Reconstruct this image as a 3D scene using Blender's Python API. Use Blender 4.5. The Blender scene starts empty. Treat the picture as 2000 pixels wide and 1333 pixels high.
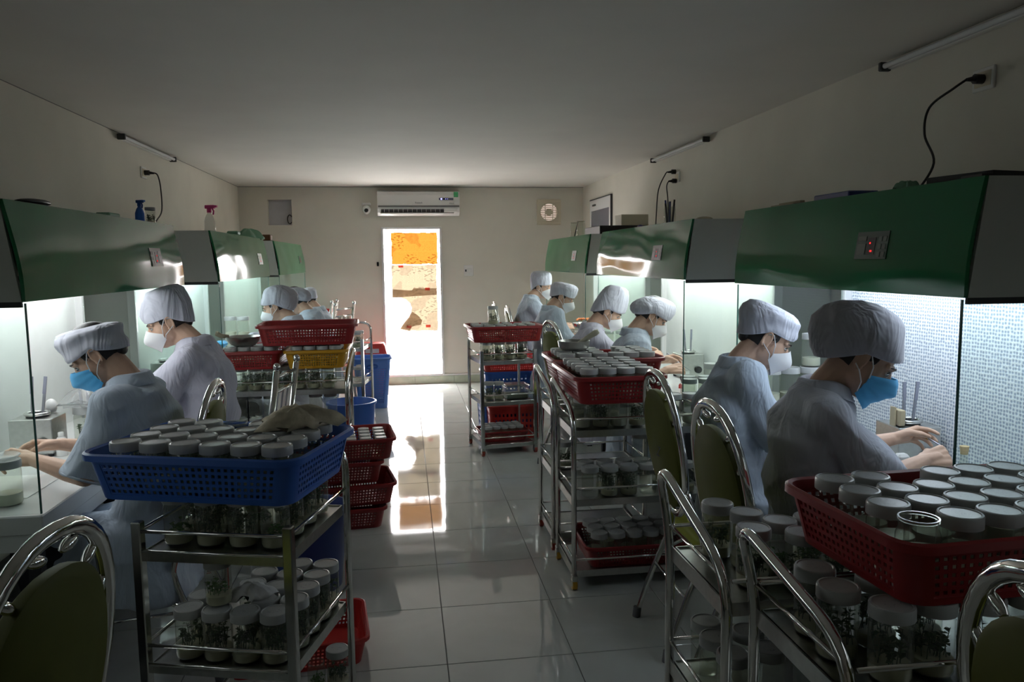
import bpy, bmesh, math, random
import numpy as np
from math import sin, cos, pi, radians as RAD
from mathutils import Vector, Matrix, Euler, noise as mnoise

random.seed(7)
SC = bpy.context.scene
COL = SC.collection

# ------------------------------------------------------------------ camera
CAM_YAW, CAM_PITCH, CAM_ROLL = 0.1386, 0.1046, -0.0113
def make_camera():
    F = Vector((sin(CAM_YAW)*cos(CAM_PITCH), cos(CAM_YAW)*cos(CAM_PITCH), -sin(CAM_PITCH)))
    r = Vector((cos(CAM_YAW), -sin(CAM_YAW), 0)); u = r.cross(F)
    c, s = cos(CAM_ROLL), sin(CAM_ROLL)
    R = c*r + s*u; U = -s*r + c*u
    cd = bpy.data.cameras.new('camera'); cam = bpy.data.objects.new('camera', cd); COL.objects.link(cam)
    m = Matrix((R, U, -F)).transposed().to_4x4(); m.translation = (0, 0, 1.6)
    cam.matrix_world = m
    cd.sensor_fit = 'HORIZONTAL'; cd.sensor_width = 36.0; cd.lens = 1500.0/2000.0*36.0
    cd.clip_start = 0.05; cd.clip_end = 60
    SC.camera = cam
make_camera()

# ------------------------------------------------------------------ world, exposure
w = bpy.data.worlds.new('world'); SC.world = w; w.use_nodes = True
w.node_tree.nodes['Background'].inputs[0].default_value = (0.5, 0.55, 0.6, 1)
w.node_tree.nodes['Background'].inputs[1].default_value = 0.02
SC.view_settings.view_transform = 'Standard'; SC.view_settings.look = 'None'
SC.view_settings.exposure = 0.3; SC.view_settings.gamma = 1.0
SC.view_settings.use_curve_mapping = False
SC.cycles.max_bounces = 8; SC.cycles.diffuse_bounces = 5; SC.cycles.glossy_bounces = 3
SC.cycles.transmission_bounces = 6; SC.cycles.transparent_max_bounces = 16
SC.cycles.caustics_reflective = False; SC.cycles.caustics_refractive = False
SC.cycles.sample_clamp_indirect = 4.0
SC.cycles.use_adaptive_sampling = True; SC.cycles.adaptive_threshold = 0.025
DOOR_L = 30.0      # radiance of the daylit frosted door pane
TUBE_L = 14.5      # radiance of the bench tubes

# ------------------------------------------------------------------ materials
def nt(name):
    m = bpy.data.materials.new(name); m.use_nodes = True
    t = m.node_tree; return m, t, t.nodes['Principled BSDF']
def pm(name, col, rough=0.5, metal=0.0, spec=0.5, noise=0.0, nscale=30.0, bump=0.0, bscale=60.0, bdist=0.002, coat=0.0, trans=0.0, sheen=0.0):
    m, t, b = nt(name)
    b.inputs['Base Color'].default_value = (*col, 1); b.inputs['Roughness'].default_value = rough
    b.inputs['Metallic'].default_value = metal; b.inputs['Specular IOR Level'].default_value = spec
    if coat: b.inputs['Coat Weight'].default_value = coat; b.inputs['Coat Roughness'].default_value = 0.08
    if sheen: b.inputs['Sheen Weight'].default_value = sheen
    tc = t.nodes.new('ShaderNodeTexCoord')
    if noise:
        n = t.nodes.new('ShaderNodeTexNoise'); n.inputs['Scale'].default_value = nscale; n.inputs['Detail'].default_value = 4
        t.links.new(tc.outputs['Object'], n.inputs['Vector'])
        r = t.nodes.new('ShaderNodeMapRange'); r.inputs[1].default_value = .3; r.inputs[2].default_value = .7
        r.inputs[3].default_value = 1-noise; r.inputs[4].default_value = 1+noise
        t.links.new(n.outputs['Fac'], r.inputs[0])
        mx = t.nodes.new('ShaderNodeVectorMath'); mx.operation = 'SCALE'; mx.inputs[0].default_value = col
        t.links.new(r.outputs[0], mx.inputs['Scale']); t.links.new(mx.outputs[0], b.inputs['Base Color'])
    if bump:
        n2 = t.nodes.new('ShaderNodeTexNoise'); n2.inputs['Scale'].default_value = bscale; n2.inputs['Detail'].default_value = 3
        t.links.new(tc.outputs['Object'], n2.inputs['Vector'])
        bp = t.nodes.new('ShaderNodeBump'); bp.inputs['Strength'].default_value = bump; bp.inputs['Distance'].default_value = bdist
        t.links.new(n2.outputs['Fac'], bp.inputs['Height']); t.links.new(bp.outputs[0], b.inputs['Normal'])
    return m
def emit(name, col, strength):
    m = bpy.data.materials.new(name); m.use_nodes = True; t = m.node_tree; t.nodes.clear()
    e = t.nodes.new('ShaderNodeEmission'); e.inputs[0].default_value = (*col, 1); e.inputs[1].default_value = strength
    o = t.nodes.new('ShaderNodeOutputMaterial'); t.links.new(e.outputs[0], o.inputs[0]); return m
def thin_glass(name, tint=(1, 1, 1), refl=1.0, rough=0.02, body=0.0, bodycol=(.8, .85, .8)):
    m = bpy.data.materials.new(name); m.use_nodes = True; t = m.node_tree; t.nodes.clear()
    tr = t.nodes.new('ShaderNodeBsdfTransparent'); tr.inputs[0].default_value = (*tint, 1)
    gl = t.nodes.new('ShaderNodeBsdfGlossy'); gl.inputs['Roughness'].default_value = rough
    lw = t.nodes.new('ShaderNodeLayerWeight'); lw.inputs['Blend'].default_value = .5
    pw = t.nodes.new('ShaderNodeMath'); pw.operation = 'POWER'; pw.inputs[1].default_value = 4.5; t.links.new(lw.outputs['Facing'], pw.inputs[0])
    mul = t.nodes.new('ShaderNodeMath'); mul.operation = 'MULTIPLY_ADD'; mul.inputs[1].default_value = .85*refl; mul.inputs[2].default_value = .035*refl; mul.use_clamp = True
    t.links.new(pw.outputs[0], mul.inputs[0])
    mix = t.nodes.new('ShaderNodeMixShader'); t.links.new(mul.outputs[0], mix.inputs[0])
    src = tr.outputs[0]
    if body:
        df = t.nodes.new('ShaderNodeBsdfDiffuse'); df.inputs[0].default_value = (*bodycol, 1)
        m2 = t.nodes.new('ShaderNodeMixShader'); m2.inputs[0].default_value = body
        t.links.new(tr.outputs[0], m2.inputs[1]); t.links.new(df.outputs[0], m2.inputs[2]); src = m2.outputs[0]
    t.links.new(src, mix.inputs[1]); t.links.new(gl.outputs[0], mix.inputs[2])
    o = t.nodes.new('ShaderNodeOutputMaterial'); t.links.new(mix.outputs[0], o.inputs[0]); return m

M = {}
M['wall'] = pm('wall_paint', (.72, .695, .615), .85, spec=.15, noise=.035, nscale=3.0, bump=.15, bscale=180, bdist=.001)
M['ceiling'] = pm('ceiling_paint', (.74, .72, .67), .8, spec=.05, noise=.03, nscale=2.0, bump=.1, bscale=4.0, bdist=.01)
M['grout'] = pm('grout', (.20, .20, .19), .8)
M['base_tile'] = pm('baseboard_tile', (.42, .47, .36), .25, noise=.12, nscale=9)
M['white_frame'] = pm('white_powder_coat', (.80, .80, .80), .35)
M['white_plastic'] = pm('white_plastic', (.78, .78, .76), .35)
M['cream_plastic'] = pm('cream_plastic', (.66, .60, .46), .4)
M['black'] = pm('black_plastic', (.012, .012, .014), .4)
M['dark'] = pm('dark_metal', (.03, .03, .035), .5)
M['grey_rubber'] = pm('grey_rubber', (.10, .10, .11), .7)
M['steel'] = pm('stainless_steel', (.62, .62, .60), .16, metal=1.0, noise=.05, nscale=40)
M['chrome'] = pm('chrome_tube', (.78, .77, .75), .07, metal=1.0)
M['sheet_steel'] = pm('brushed_sheet_steel', (.56, .56, .54), .28, metal=1.0, noise=.06, nscale=60)
M['laminate'] = pm('white_laminate', (.70, .71, .70), .25)
M['laminate_side'] = pm('grey_laminate', (.34, .35, .34), .35)
M['hood_grey'] = pm('hood_grey_panel', (.56, .56, .53), .42, bump=.2, bscale=400, bdist=.0006)
M['bench_white'] = pm('bench_back_panel', (.80, .82, .80), .3, noise=.02, nscale=12)
M['skin'] = pm('skin', (.56, .36, .26), .5, noise=.06, nscale=25, spec=.4)
M['hair'] = pm('black_hair', (.012, .010, .010), .45, bump=.5, bscale=300, bdist=.002)
M['trouser'] = pm('dark_trousers', (.03, .032, .042), .9, bump=.3, bscale=14, bdist=.02)
M['slipper'] = pm('slipper_rubber', (.05, .05, .07), .6)
M['eye_white'] = pm('eye_white', (.75, .72, .68), .3)
M['mask_white'] = pm('mask_white', (.80, .80, .82), .85, sheen=.2)
M['mask_blue'] = pm('mask_blue', (.08, .42, .78), .85, sheen=.2)
M['olive'] = pm('olive_vinyl', (.082, .086, .012), .62, spec=.25, noise=.05, nscale=12, bump=.15, bscale=120, bdist=.001)
M['olive_seat'] = pm('lime_vinyl_edge', (.25, .27, .02), .45)
M['yellow_wheel'] = pm('yellow_castor', (.55, .30, .02), .4)
M['red_wheel'] = pm('red_castor', (.35, .05, .03), .4)
M['tool_steel'] = pm('tool_steel', (.35, .36, .40), .3, metal=1.0)
M['cork'] = pm('cork', (.62, .45, .25), .8)
M['paper_white'] = pm('tissue_paper', (.75, .75, .73), .9, bump=.3, bscale=30, bdist=.01)
M['agar'] = pm('agar_gel', (.50, .48, .34), .25)
M['agar_pale'] = pm('agar_gel_pale', (.70, .70, .58), .25)
M['leaf'] = pm('plantlet_green', (.06, .15, .03), .55, noise=.4, nscale=60)
M['leaf_dark'] = pm('plantlet_dark_green', (.025, .06, .018), .55, noise=.4, nscale=60)
M['tube_off'] = pm('tube_unlit', (.72, .74, .76), .18)
M['ink'] = pm('ink_mark', (.03, .03, .06), .7)
M['cloth'] = pm('latex_cloth', (.46, .41, .30), .8, noise=.25, nscale=25, bump=.4, bscale=40, bdist=.01)
M['blue_cap'] = pm('blue_bottle_plastic', (.02, .13, .50), .35)
M['pink_cap'] = pm('pink_bottle_plastic', (.75, .08, .30), .35)
M['orange_veg'] = pm('orange_tool', (.75, .22, .06), .5)
M['tan_box'] = pm('tan_card', (.42, .36, .24), .8)
M['green_tarp'] = pm('green_tarp', (.13, .30, .19), .5)
M['green_sticker'] = pm('green_sticker', (.05, .33, .12), .5)
M['glass_pane'] = thin_glass('bench_side_glass', (.93, .97, .95), 1.0, .02)
M['glass_edge'] = pm('glass_edge', (.03, .13, .10), .2)
M['glass'] = thin_glass('jar_glass', (.92, .94, .90), 1.0, .08, .075, (.72, .75, .70))
M['clear_plastic'] = thin_glass('clear_plastic_bag', (.92, .93, .93), 1.3, .15, .18, (.8, .8, .8))
M['tube_on'] = emit('tube_lit', (.80, .97, 1.0), TUBE_L)
M['pane_lit'] = emit('door_pane_daylight', (1.0, .97, .96), DOOR_L)
M['fan_daylight'] = emit('fan_daylight', (1.0, .80, .68), .55)
M['led_red'] = emit('red_led', (1, .03, .03), 1.2)
M['led_blue'] = emit('blue_led', (.35, .35, 1.0), 2.0)
for k, c in dict(blue=(.034, .12, .46), red=(.27, .016, .018), bright_red=(.50, .03, .025), yellow=(.52, .27, .015), sky=(.10, .22, .60), navy=(.012, .03, .16)).items():
    M['plastic_'+k] = pm('basket_plastic_'+k, c, .38, spec=.5)

def lid_material():
    m, t, b = nt('jar_lid_plastic')
    tc = t.nodes.new('ShaderNodeTexCoord'); oi = t.nodes.new('ShaderNodeObjectInfo')
    sc = t.nodes.new('ShaderNodeVectorMath'); sc.operation = 'SCALE'; sc.inputs['Scale'].default_value = 37.0
    t.links.new(oi.outputs['Location'], sc.inputs[0])
    ad = t.nodes.new('ShaderNodeVectorMath'); ad.operation = 'ADD'
    t.links.new(tc.outputs['Object'], ad.inputs[0]); t.links.new(sc.outputs[0], ad.inputs[1])
    n = t.nodes.new('ShaderNodeTexNoise'); n.inputs['Scale'].default_value = 55; n.inputs['Detail'].default_value = 1.5; n.inputs['Distortion'].default_value = 1.2
    t.links.new(ad.outputs[0], n.inputs['Vector'])
    r = t.nodes.new('ShaderNodeValToRGB'); e = r.color_ramp.elements      # a thin pen line where the noise crosses .5
    e[0].position = .492; e[0].color = (0, 0, 0, 1); e[1].position = .508; e[1].color = (0, 0, 0, 1)
    x = r.color_ramp.elements.new(.5); x.color = (1, 1, 1, 1)
    t.links.new(n.outputs['Fac'], r.inputs[0])
    ln = t.nodes.new('ShaderNodeVectorMath'); ln.operation = 'LENGTH'
    mp = t.nodes.new('ShaderNodeMapping'); mp.inputs['Scale'].default_value = (1, 1.6, 0); t.links.new(tc.outputs['Object'], mp.inputs[0])
    t.links.new(mp.outputs[0], ln.inputs[0])
    lt = t.nodes.new('ShaderNodeMath'); lt.operation = 'LESS_THAN'; lt.inputs[1].default_value = .024; t.links.new(ln.outputs['Value'], lt.inputs[0])
    sp = t.nodes.new('ShaderNodeSeparateXYZ'); t.links.new(tc.outputs['Object'], sp.inputs[0])
    gt = t.nodes.new('ShaderNodeMath'); gt.operation = 'GREATER_THAN'; gt.inputs[1].default_value = .024; t.links.new(sp.outputs['Z'], gt.inputs[0])
    m1 = t.nodes.new('ShaderNodeMath'); m1.operation = 'MULTIPLY'; t.links.new(lt.outputs[0], m1.inputs[0]); t.links.new(gt.outputs[0], m1.inputs[1])
    m2 = t.nodes.new('ShaderNodeMath'); m2.operation = 'MULTIPLY'; t.links.new(m1.outputs[0], m2.inputs[0]); t.links.new(r.outputs[0], m2.inputs[1])
    mx = t.nodes.new('ShaderNodeMix'); mx.data_type = 'RGBA'
    mx.inputs['A'].default_value = (.42, .43, .425, 1); mx.inputs['B'].default_value = (.06, .06, .13, 1)
    t.links.new(m2.outputs[0], mx.inputs['Factor']); t.links.new(mx.outputs['Result'], b.inputs['Base Color'])
    b.inputs['Roughness'].default_value = .33
    return m
M['lid'] = lid_material()

def hood_green_material():
    m, t, b = nt('hood_green_sheet')
    b.inputs['Base Color'].default_value = (.028, .17, .072, 1); b.inputs['Roughness'].default_value = .09
    b.inputs['Specular IOR Level'].default_value = .5; b.inputs['IOR'].default_value = 1.28
    tc = t.nodes.new('ShaderNodeTexCoord'); mp = t.nodes.new('ShaderNodeMapping'); mp.inputs['Scale'].default_value = (1, .9, 2.6)
    t.links.new(tc.outputs['Object'], mp.inputs[0])
    n = t.nodes.new('ShaderNodeTexNoise'); n.inputs['Scale'].default_value = 2.0; n.inputs['Detail'].default_value = .6
    t.links.new(mp.outputs[0], n.inputs['Vector'])
    bp = t.nodes.new('ShaderNodeBump'); bp.inputs['Strength'].default_value = .7; bp.inputs['Distance'].default_value = .016
    t.links.new(n.outputs['Fac'], bp.inputs['Height']); t.links.new(bp.outputs[0], b.inputs['Normal'])
    return m
M['hood_green'] = hood_green_material()

def tile_material():
    m, t, b = nt('polished_floor_tile')
    tc = t.nodes.new('ShaderNodeTexCoord'); oi = t.nodes.new('ShaderNodeObjectInfo')
    sc = t.nodes.new('ShaderNodeVectorMath'); sc.operation = 'ADD'
    t.links.new(tc.outputs['Object'], sc.inputs[0]); t.links.new(oi.outputs['Location'], sc.inputs[1])
    n = t.nodes.new('ShaderNodeTexNoise'); n.inputs['Scale'].default_value = 2.2; n.inputs['Detail'].default_value = 6; n.inputs['Distortion'].default_value = 1.5
    t.links.new(sc.outputs[0], n.inputs['Vector'])
    r = t.nodes.new('ShaderNodeValToRGB'); e = r.color_ramp.elements
    e[0].position = .3; e[0].color = (.56, .59, .57, 1); e[1].position = .7; e[1].color = (.64, .67, .65, 1)
    t.links.new(n.outputs['Fac'], r.inputs[0]); t.links.new(r.outputs[0], b.inputs['Base Color'])
    b.inputs['Roughness'].default_value = .045; b.inputs['Specular IOR Level'].default_value = .75
    n2 = t.nodes.new('ShaderNodeTexNoise'); n2.inputs['Scale'].default_value = 3.5; n2.inputs['Detail'].default_value = 1
    t.links.new(sc.outputs[0], n2.inputs['Vector'])
    bp = t.nodes.new('ShaderNodeBump'); bp.inputs['Strength'].default_value = .10; bp.inputs['Distance'].default_value = .01
    t.links.new(n2.outputs['Fac'], bp.inputs['Height']); t.links.new(bp.outputs[0], b.inputs['Normal'])
    return m
M['tile'] = tile_material()

def mesh_panel_material():
    m, t, b = nt('perforated_white_panel')
    tc = t.nodes.new('ShaderNodeTexCoord'); mp = t.nodes.new('ShaderNodeMapping')
    mp.inputs['Rotation'].default_value = (0, 0, 0)
    t.links.new(tc.outputs['Object'], mp.inputs[0])
    sp = t.nodes.new('ShaderNodeSeparateXYZ'); t.links.new(mp.outputs[0], sp.inputs[0])
    cb = t.nodes.new('ShaderNodeCombineXYZ'); t.links.new(sp.outputs['Y'], cb.inputs['X']); t.links.new(sp.outputs['Z'], cb.inputs['Y'])
    v = t.nodes.new('ShaderNodeTexVoronoi'); v.voronoi_dimensions = '2D'; v.feature = 'F1'; v.inputs['Scale'].default_value = 72; v.inputs['Randomness'].default_value = .28
    t.links.new(cb.outputs[0], v.inputs['Vector'])
    r = t.nodes.new('ShaderNodeValToRGB'); e = r.color_ramp.elements
    e[0].position = .22; e[0].color = (.36, .42, .52, 1); e[1].position = .48; e[1].color = (.93, .95, .97, 1)
    t.links.new(v.outputs['Distance'], r.inputs[0]); t.links.new(r.outputs[0], b.inputs['Base Color'])
    bp = t.nodes.new('ShaderNodeBump'); bp.inputs['Strength'].default_value = .6; bp.inputs['Distance'].default_value = .004
    t.links.new(v.outputs['Distance'], bp.inputs['Height']); t.links.new(bp.outputs[0], b.inputs['Normal'])
    b.inputs['Roughness'].default_value = .5
    return m
M['mesh_panel'] = mesh_panel_material()

def coat_material(name, col, bs=.55):
    m, t, b = nt(name)
    b.inputs['Base Color'].default_value = (*col, 1); b.inputs['Roughness'].default_value = .9
    b.inputs['Sheen Weight'].default_value = .15; b.inputs['Specular IOR Level'].default_value = .2
    tc = t.nodes.new('ShaderNodeTexCoord'); mp = t.nodes.new('ShaderNodeMapping'); mp.inputs['Scale'].default_value = (1, 1, .38)
    t.links.new(tc.outputs['Object'], mp.inputs[0])
    n = t.nodes.new('ShaderNodeTexNoise'); n.inputs['Scale'].default_value = 10; n.inputs['Detail'].default_value = 3.0; n.inputs['Roughness'].default_value = .6; n.inputs['Distortion'].default_value = 1.0
    t.links.new(mp.outputs[0], n.inputs['Vector'])
    bp = t.nodes.new('ShaderNodeBump'); bp.inputs['Strength'].default_value = bs; bp.inputs['Distance'].default_value = .040
    t.links.new(n.outputs['Fac'], bp.inputs['Height']); t.links.new(bp.outputs[0], b.inputs['Normal'])
    return m
M['coat'] = coat_material('white_coat_cotton', (.56, .58, .66))
M['coat_lilac'] = coat_material('lilac_white_coat_cotton', (.58, .57, .67))
M['coat_blue'] = coat_material('pale_blue_coat_cotton', (.49, .56, .66))
def cap_material(name, col):
    m = coat_material(name, col, .6)
    return m
M['cap'] = cap_material('white_cap_cotton', (.60, .61, .70))
M['cap_grey'] = cap_material('grey_white_cap_cotton', (.44, .44, .50))

# newspaper: printed columns, headlines and pictures as flat print on translucent paper
def news_material(name, base, ink=.55, tint=(.3, .2, .15), seed=0.0, pic=1.0):
    m = bpy.data.materials.new(name); m.use_nodes = True; t = m.node_tree; t.nodes.clear()
    tc = t.nodes.new('ShaderNodeTexCoord'); mp = t.nodes.new('ShaderNodeMapping')
    mp.inputs['Location'].default_value = (seed, 0, seed*1.7); t.links.new(tc.outputs['Object'], mp.inputs[0])
    sp = t.nodes.new('ShaderNodeSeparateXYZ'); t.links.new(mp.outputs[0], sp.inputs[0])
    cb = t.nodes.new('ShaderNodeCombineXYZ'); t.links.new(sp.outputs['X'], cb.inputs['X']); t.links.new(sp.outputs['Z'], cb.inputs['Y'])
    def brick(sw, sh, morter, colA):
        b = t.nodes.new('ShaderNodeTexBrick'); b.inputs['Scale'].default_value = 1.0
        b.inputs['Brick Width'].default_value = sw; b.inputs['Row Height'].default_value = sh; b.inputs['Mortar Size'].default_value = morter
        b.inputs['Color1'].default_value = (*[colA]*3, 1); b.inputs['Color2'].default_value = (*[colA*.6]*3, 1); b.inputs['Mortar'].default_value = (0, 0, 0, 1)
        t.links.new(cb.outputs[0], b.inputs['Vector']); return b
    lines = brick(.016, .14, .0050, 1.0)       # sideways text columns
    n = t.nodes.new('ShaderNodeTexNoise'); n.inputs['Scale'].default_value = 60; n.inputs['Detail'].default_value = 1
    mpn = t.nodes.new('ShaderNodeMapping'); mpn.inputs['Scale'].default_value = (1.0, 2.6, 1); t.links.new(cb.outputs[0], mpn.inputs[0])
    t.links.new(mpn.outputs[0], n.inputs['Vector'])
    gt = t.nodes.new('ShaderNodeMath'); gt.operation = 'GREATER_THAN'; gt.inputs[1].default_value = .50; t.links.new(n.outputs['Fac'], gt.inputs[0])
    v = t.nodes.new('ShaderNodeTexVoronoi'); v.voronoi_dimensions = '2D'; v.distance = 'CHEBYCHEV'; v.inputs['Scale'].default_value = 6; v.inputs['Randomness'].default_value = .9
    t.links.new(cb.outputs[0], v.inputs['Vector'])
    cr = t.nodes.new('ShaderNodeSeparateColor'); t.links.new(v.outputs['Color'], cr.inputs[0])
    sel = t.nodes.new('ShaderNodeMath'); sel.operation = 'GREATER_THAN'; sel.inputs[1].default_value = 1-.38*pic; t.links.new(cr.outputs[0], sel.inputs[0])
    sel2 = t.nodes.new('ShaderNodeMath'); sel2.operation = 'LESS_THAN'; sel2.inputs[1].default_value = .30; t.links.new(cr.outputs[0], sel2.inputs[0])
    n3 = t.nodes.new('ShaderNodeTexNoise'); n3.inputs['Scale'].default_value = 26; n3.inputs['Detail'].default_value = 5; t.links.new(cb.outputs[0], n3.inputs['Vector'])
    txt = t.nodes.new('ShaderNodeMath'); txt.operation = 'MULTIPLY'; t.links.new(lines.outputs['Color'], txt.inputs[0]); t.links.new(gt.outputs[0], txt.inputs[1])
    txt2 = t.nodes.new('ShaderNodeMath'); txt2.operation = 'MULTIPLY'; t.links.new(txt.outputs[0], txt2.inputs[0]); txt2.inputs[1].default_value = .70
    pict = t.nodes.new('ShaderNodeMath'); pict.operation = 'MULTIPLY'; t.links.new(sel.outputs[0], pict.inputs[0]); t.links.new(n3.outputs['Fac'], pict.inputs[1])
    head = t.nodes.new('ShaderNodeMath'); head.operation = 'MULTIPLY'; t.links.new(sel2.outputs[0], head.inputs[0])
    hb = t.nodes.new('ShaderNodeTexNoise'); hb.inputs['Scale'].default_value = 26; hb.inputs['Detail'].default_value = 0
    mph = t.nodes.new('ShaderNodeMapping'); mph.inputs['Scale'].default_value = (1.0, 2.2, 1); t.links.new(cb.outputs[0], mph.inputs[0]); t.links.new(mph.outputs[0], hb.inputs['Vector'])
    hg = t.nodes.new('ShaderNodeMath'); hg.operation = 'GREATER_THAN'; hg.inputs[1].default_value = .60; t.links.new(hb.outputs['Fac'], hg.inputs[0])
    t.links.new(hg.outputs[0], head.inputs[1])
    s1 = t.nodes.new('ShaderNodeMath'); s1.operation = 'MAXIMUM'; t.links.new(txt2.outputs[0], s1.inputs[0]); t.links.new(pict.outputs[0], s1.inputs[1])
    s2 = t.nodes.new('ShaderNodeMath'); s2.operation = 'MAXIMUM'; t.links.new(s1.outputs[0], s2.inputs[0])
    h2 = t.nodes.new('ShaderNodeMath'); h2.operation = 'MULTIPLY'; t.links.new(head.outputs[0], h2.inputs[0]); h2.inputs[1].default_value = 1.0; t.links.new(h2.outputs[0], s2.inputs[1])
    fk = t.nodes.new('ShaderNodeMath'); fk.operation = 'MULTIPLY'; t.links.new(s2.outputs[0], fk.inputs[0]); fk.inputs[1].default_value = ink; fk.use_clamp = True
    mx = t.nodes.new('ShaderNodeMix'); mx.data_type = 'RGBA'; t.links.new(fk.outputs[0], mx.inputs['Factor'])
    mx.inputs['A'].default_value = (*base, 1); mx.inputs['B'].default_value = (*[base[i]*tint[i] for i in range(3)], 1)
    tl = t.nodes.new('ShaderNodeBsdfTranslucent'); t.links.new(mx.outputs['Result'], tl.inputs[0])
    df = t.nodes.new('ShaderNodeBsdfDiffuse'); t.links.new(mx.outputs['Result'], df.inputs[0])
    ms = t.nodes.new('ShaderNodeMixShader'); ms.inputs[0].default_value = .15; t.links.new(tl.outputs[0], ms.inputs[1]); t.links.new(df.outputs[0], ms.inputs[2])
    o = t.nodes.new('ShaderNodeOutputMaterial'); t.links.new(ms.outputs[0], o.inputs[0]); return m
k = 1.0/DOOR_L
M['news_orange'] = news_material('newspaper_orange', (1.25*k, .54*k, .075*k), .7, (.40, .20, .12), 0.3, .6)
M['news_beige'] = news_material('newspaper_beige', (1.22*k, .95*k, .62*k), .60, (.22, .24, .26), 1.7)
M['news_dark'] = news_material('newspaper_double_layer', (.40, .31, .24), .6, (.5, .5, .5), 4.1)
M['news_white'] = news_material('newspaper_overlit', (6*k, 5.6*k, 5.2*k), .6, (.4, .45, .5), 2.9)

# ------------------------------------------------------------------ geometry helpers
class MB:
    def __init__(s): s.v = []; s.f = []; s.m = []
    def add(s, vs, fs, mi=0):
        o = len(s.v); s.v.extend([tuple(p) for p in vs]); s.f.extend([tuple(i+o for i in q) for q in fs]); s.m.extend([mi]*len(fs)); return s
    def box(s, c, d, rot=None, mi=0, bev=0.0):
        hx, hy, hz = d[0]/2, d[1]/2, d[2]/2
        if bev > 0:
            b = min(bev, hx*.9, hy*.9, hz*.9); P = []; idx = {}
            for sx in (-1, 1):
                for sy in (-1, 1):
                    for sz in (-1, 1):
                        for ax in range(3):
                            p = [sx*(hx-b), sy*(hy-b), sz*(hz-b)]; p[ax] = (sx*hx, sy*hy, sz*hz)[ax]
                            idx[(sx, sy, sz, ax)] = len(P); P.append(Vector(p))
            F = []
            I = lambda a, b_, c_, ax: idx[(a, b_, c_, ax)]
            for sg in (-1, 1):
                q = [I(sg, -1, -1, 0), I(sg, 1, -1, 0), I(sg, 1, 1, 0), I(sg, -1, 1, 0)]; F.append(q if sg > 0 else q[::-1])
                q = [I(-1, sg, -1, 1), I(-1, sg, 1, 1), I(1, sg, 1, 1), I(1, sg, -1, 1)]; F.append(q if sg > 0 else q[::-1])
                q = [I(-1, -1, sg, 2), I(1, -1, sg, 2), I(1, 1, sg, 2), I(-1, 1, sg, 2)]; F.append(q if sg > 0 else q[::-1])
            for a in (-1, 1):
                for b_ in (-1, 1):
                    for (q, flip) in (([I(a, b_, -1, 0), I(a, b_, -1, 1), I(a, b_, 1, 1), I(a, b_, 1, 0)], a*b_),
                                      ([I(a, -1, b_, 2), I(a, -1, b_, 0), I(a, 1, b_, 0), I(a, 1, b_, 2)], a*b_),
                                      ([I(-1, a, b_, 1), I(-1, a, b_, 2), I(1, a, b_, 2), I(1, a, b_, 1)], a*b_)):
                        F.append(q if flip > 0 else q[::-1])
                    for c_ in (-1, 1):
                        q = [I(a, b_, c_, 0), I(a, b_, c_, 1), I(a, b_, c_, 2)]; F.append(q if a*b_*c_ > 0 else q[::-1])
        else:
            P = [Vector((x, y, z)) for x in (-hx, hx) for y in (-hy, hy) for z in (-hz, hz)]
            F = [(0, 1, 3, 2), (4, 6, 7, 5), (0, 4, 5, 1), (2, 3, 7, 6), (0, 2, 6, 4), (1, 5, 7, 3)]
        if rot is not None:
            R = rot if isinstance(rot, Matrix) else Euler(rot).to_matrix()
            P = [R @ p for p in P]
        c = Vector(c); s.add([p+c for p in P], F, mi); return s
    def b2(s, a, b, mi=0, bev=0.0):
        return s.box([(a[i]+b[i])/2 for i in range(3)], [abs(b[i]-a[i]) for i in range(3)], None, mi, bev)
    def tube(s, pts, r, n=8, closed=False, mi=0, caps=True, flat=None):
        pts = [Vector(p) for p in pts]; N = len(pts); rs = r if isinstance(r, (list, tuple)) else [r]*N
        T = []
        for i in range(N):
            a = pts[(i-1) % N] if (closed or i > 0) else pts[i]; b = pts[(i+1) % N] if (closed or i < N-1) else pts[i]
            T.append((b-a).normalized())
        up = Vector((0, 0, 1)) if abs(T[0].z) < .9 else Vector((1, 0, 0))
        nrm = (up - T[0]*up.dot(T[0])).normalized(); V = []; F = []
        for i in range(N):
            nrm = (nrm - T[i]*nrm.dot(T[i])).normalized(); bn = T[i].cross(nrm)
            for k in range(n):
                a = 2*pi*k/n; fx = flat or 1.0
                V.append(pts[i] + nrm*cos(a)*rs[i]*fx + bn*sin(a)*rs[i])
        for i in range(N if closed else N-1):
            j = (i+1) % N
            for k in range(n):
                F.append((i*n+k, i*n+(k+1) % n, j*n+(k+1) % n, j*n+k))
        if not closed and caps:
            F.append(tuple(range(n-1, -1, -1))); F.append(tuple((N-1)*n+k for k in range(n)))
        s.add(V, F, mi); return s
    def lathe(s, prof, n=20, c=(0, 0, 0), mi=0, M4=None):
        V = []; F = []; R = []
        for (r, z) in prof:
            if r < 1e-6: R.append([len(V)]); V.append(Vector((0, 0, z)))
            else:
                R.append(list(range(len(V), len(V)+n)))
                V += [Vector((r*cos(2*pi*k/n), r*sin(2*pi*k/n), z)) for k in range(n)]
        for a, b in zip(R[:-1], R[1:]):
            for k in range(n):
                k2 = (k+1) % n
                if len(a) == 1 and len(b) == 1: continue
                if len(a) == 1: F.append((a[0], b[k2], b[k]))
                elif len(b) == 1: F.append((a[k], a[k2], b[0]))
                else: F.append((a[k], a[k2], b[k2], b[k]))
        if M4 is not None: V = [M4 @ p for p in V]
        c = Vector(c); s.add([p+c for p in V], F, mi); return s
    def cyl(s, a, b, r, n=12, r2=None, mi=0): return s.tube([a, b], [r, r if r2 is None else r2], n, mi=mi)
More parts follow.
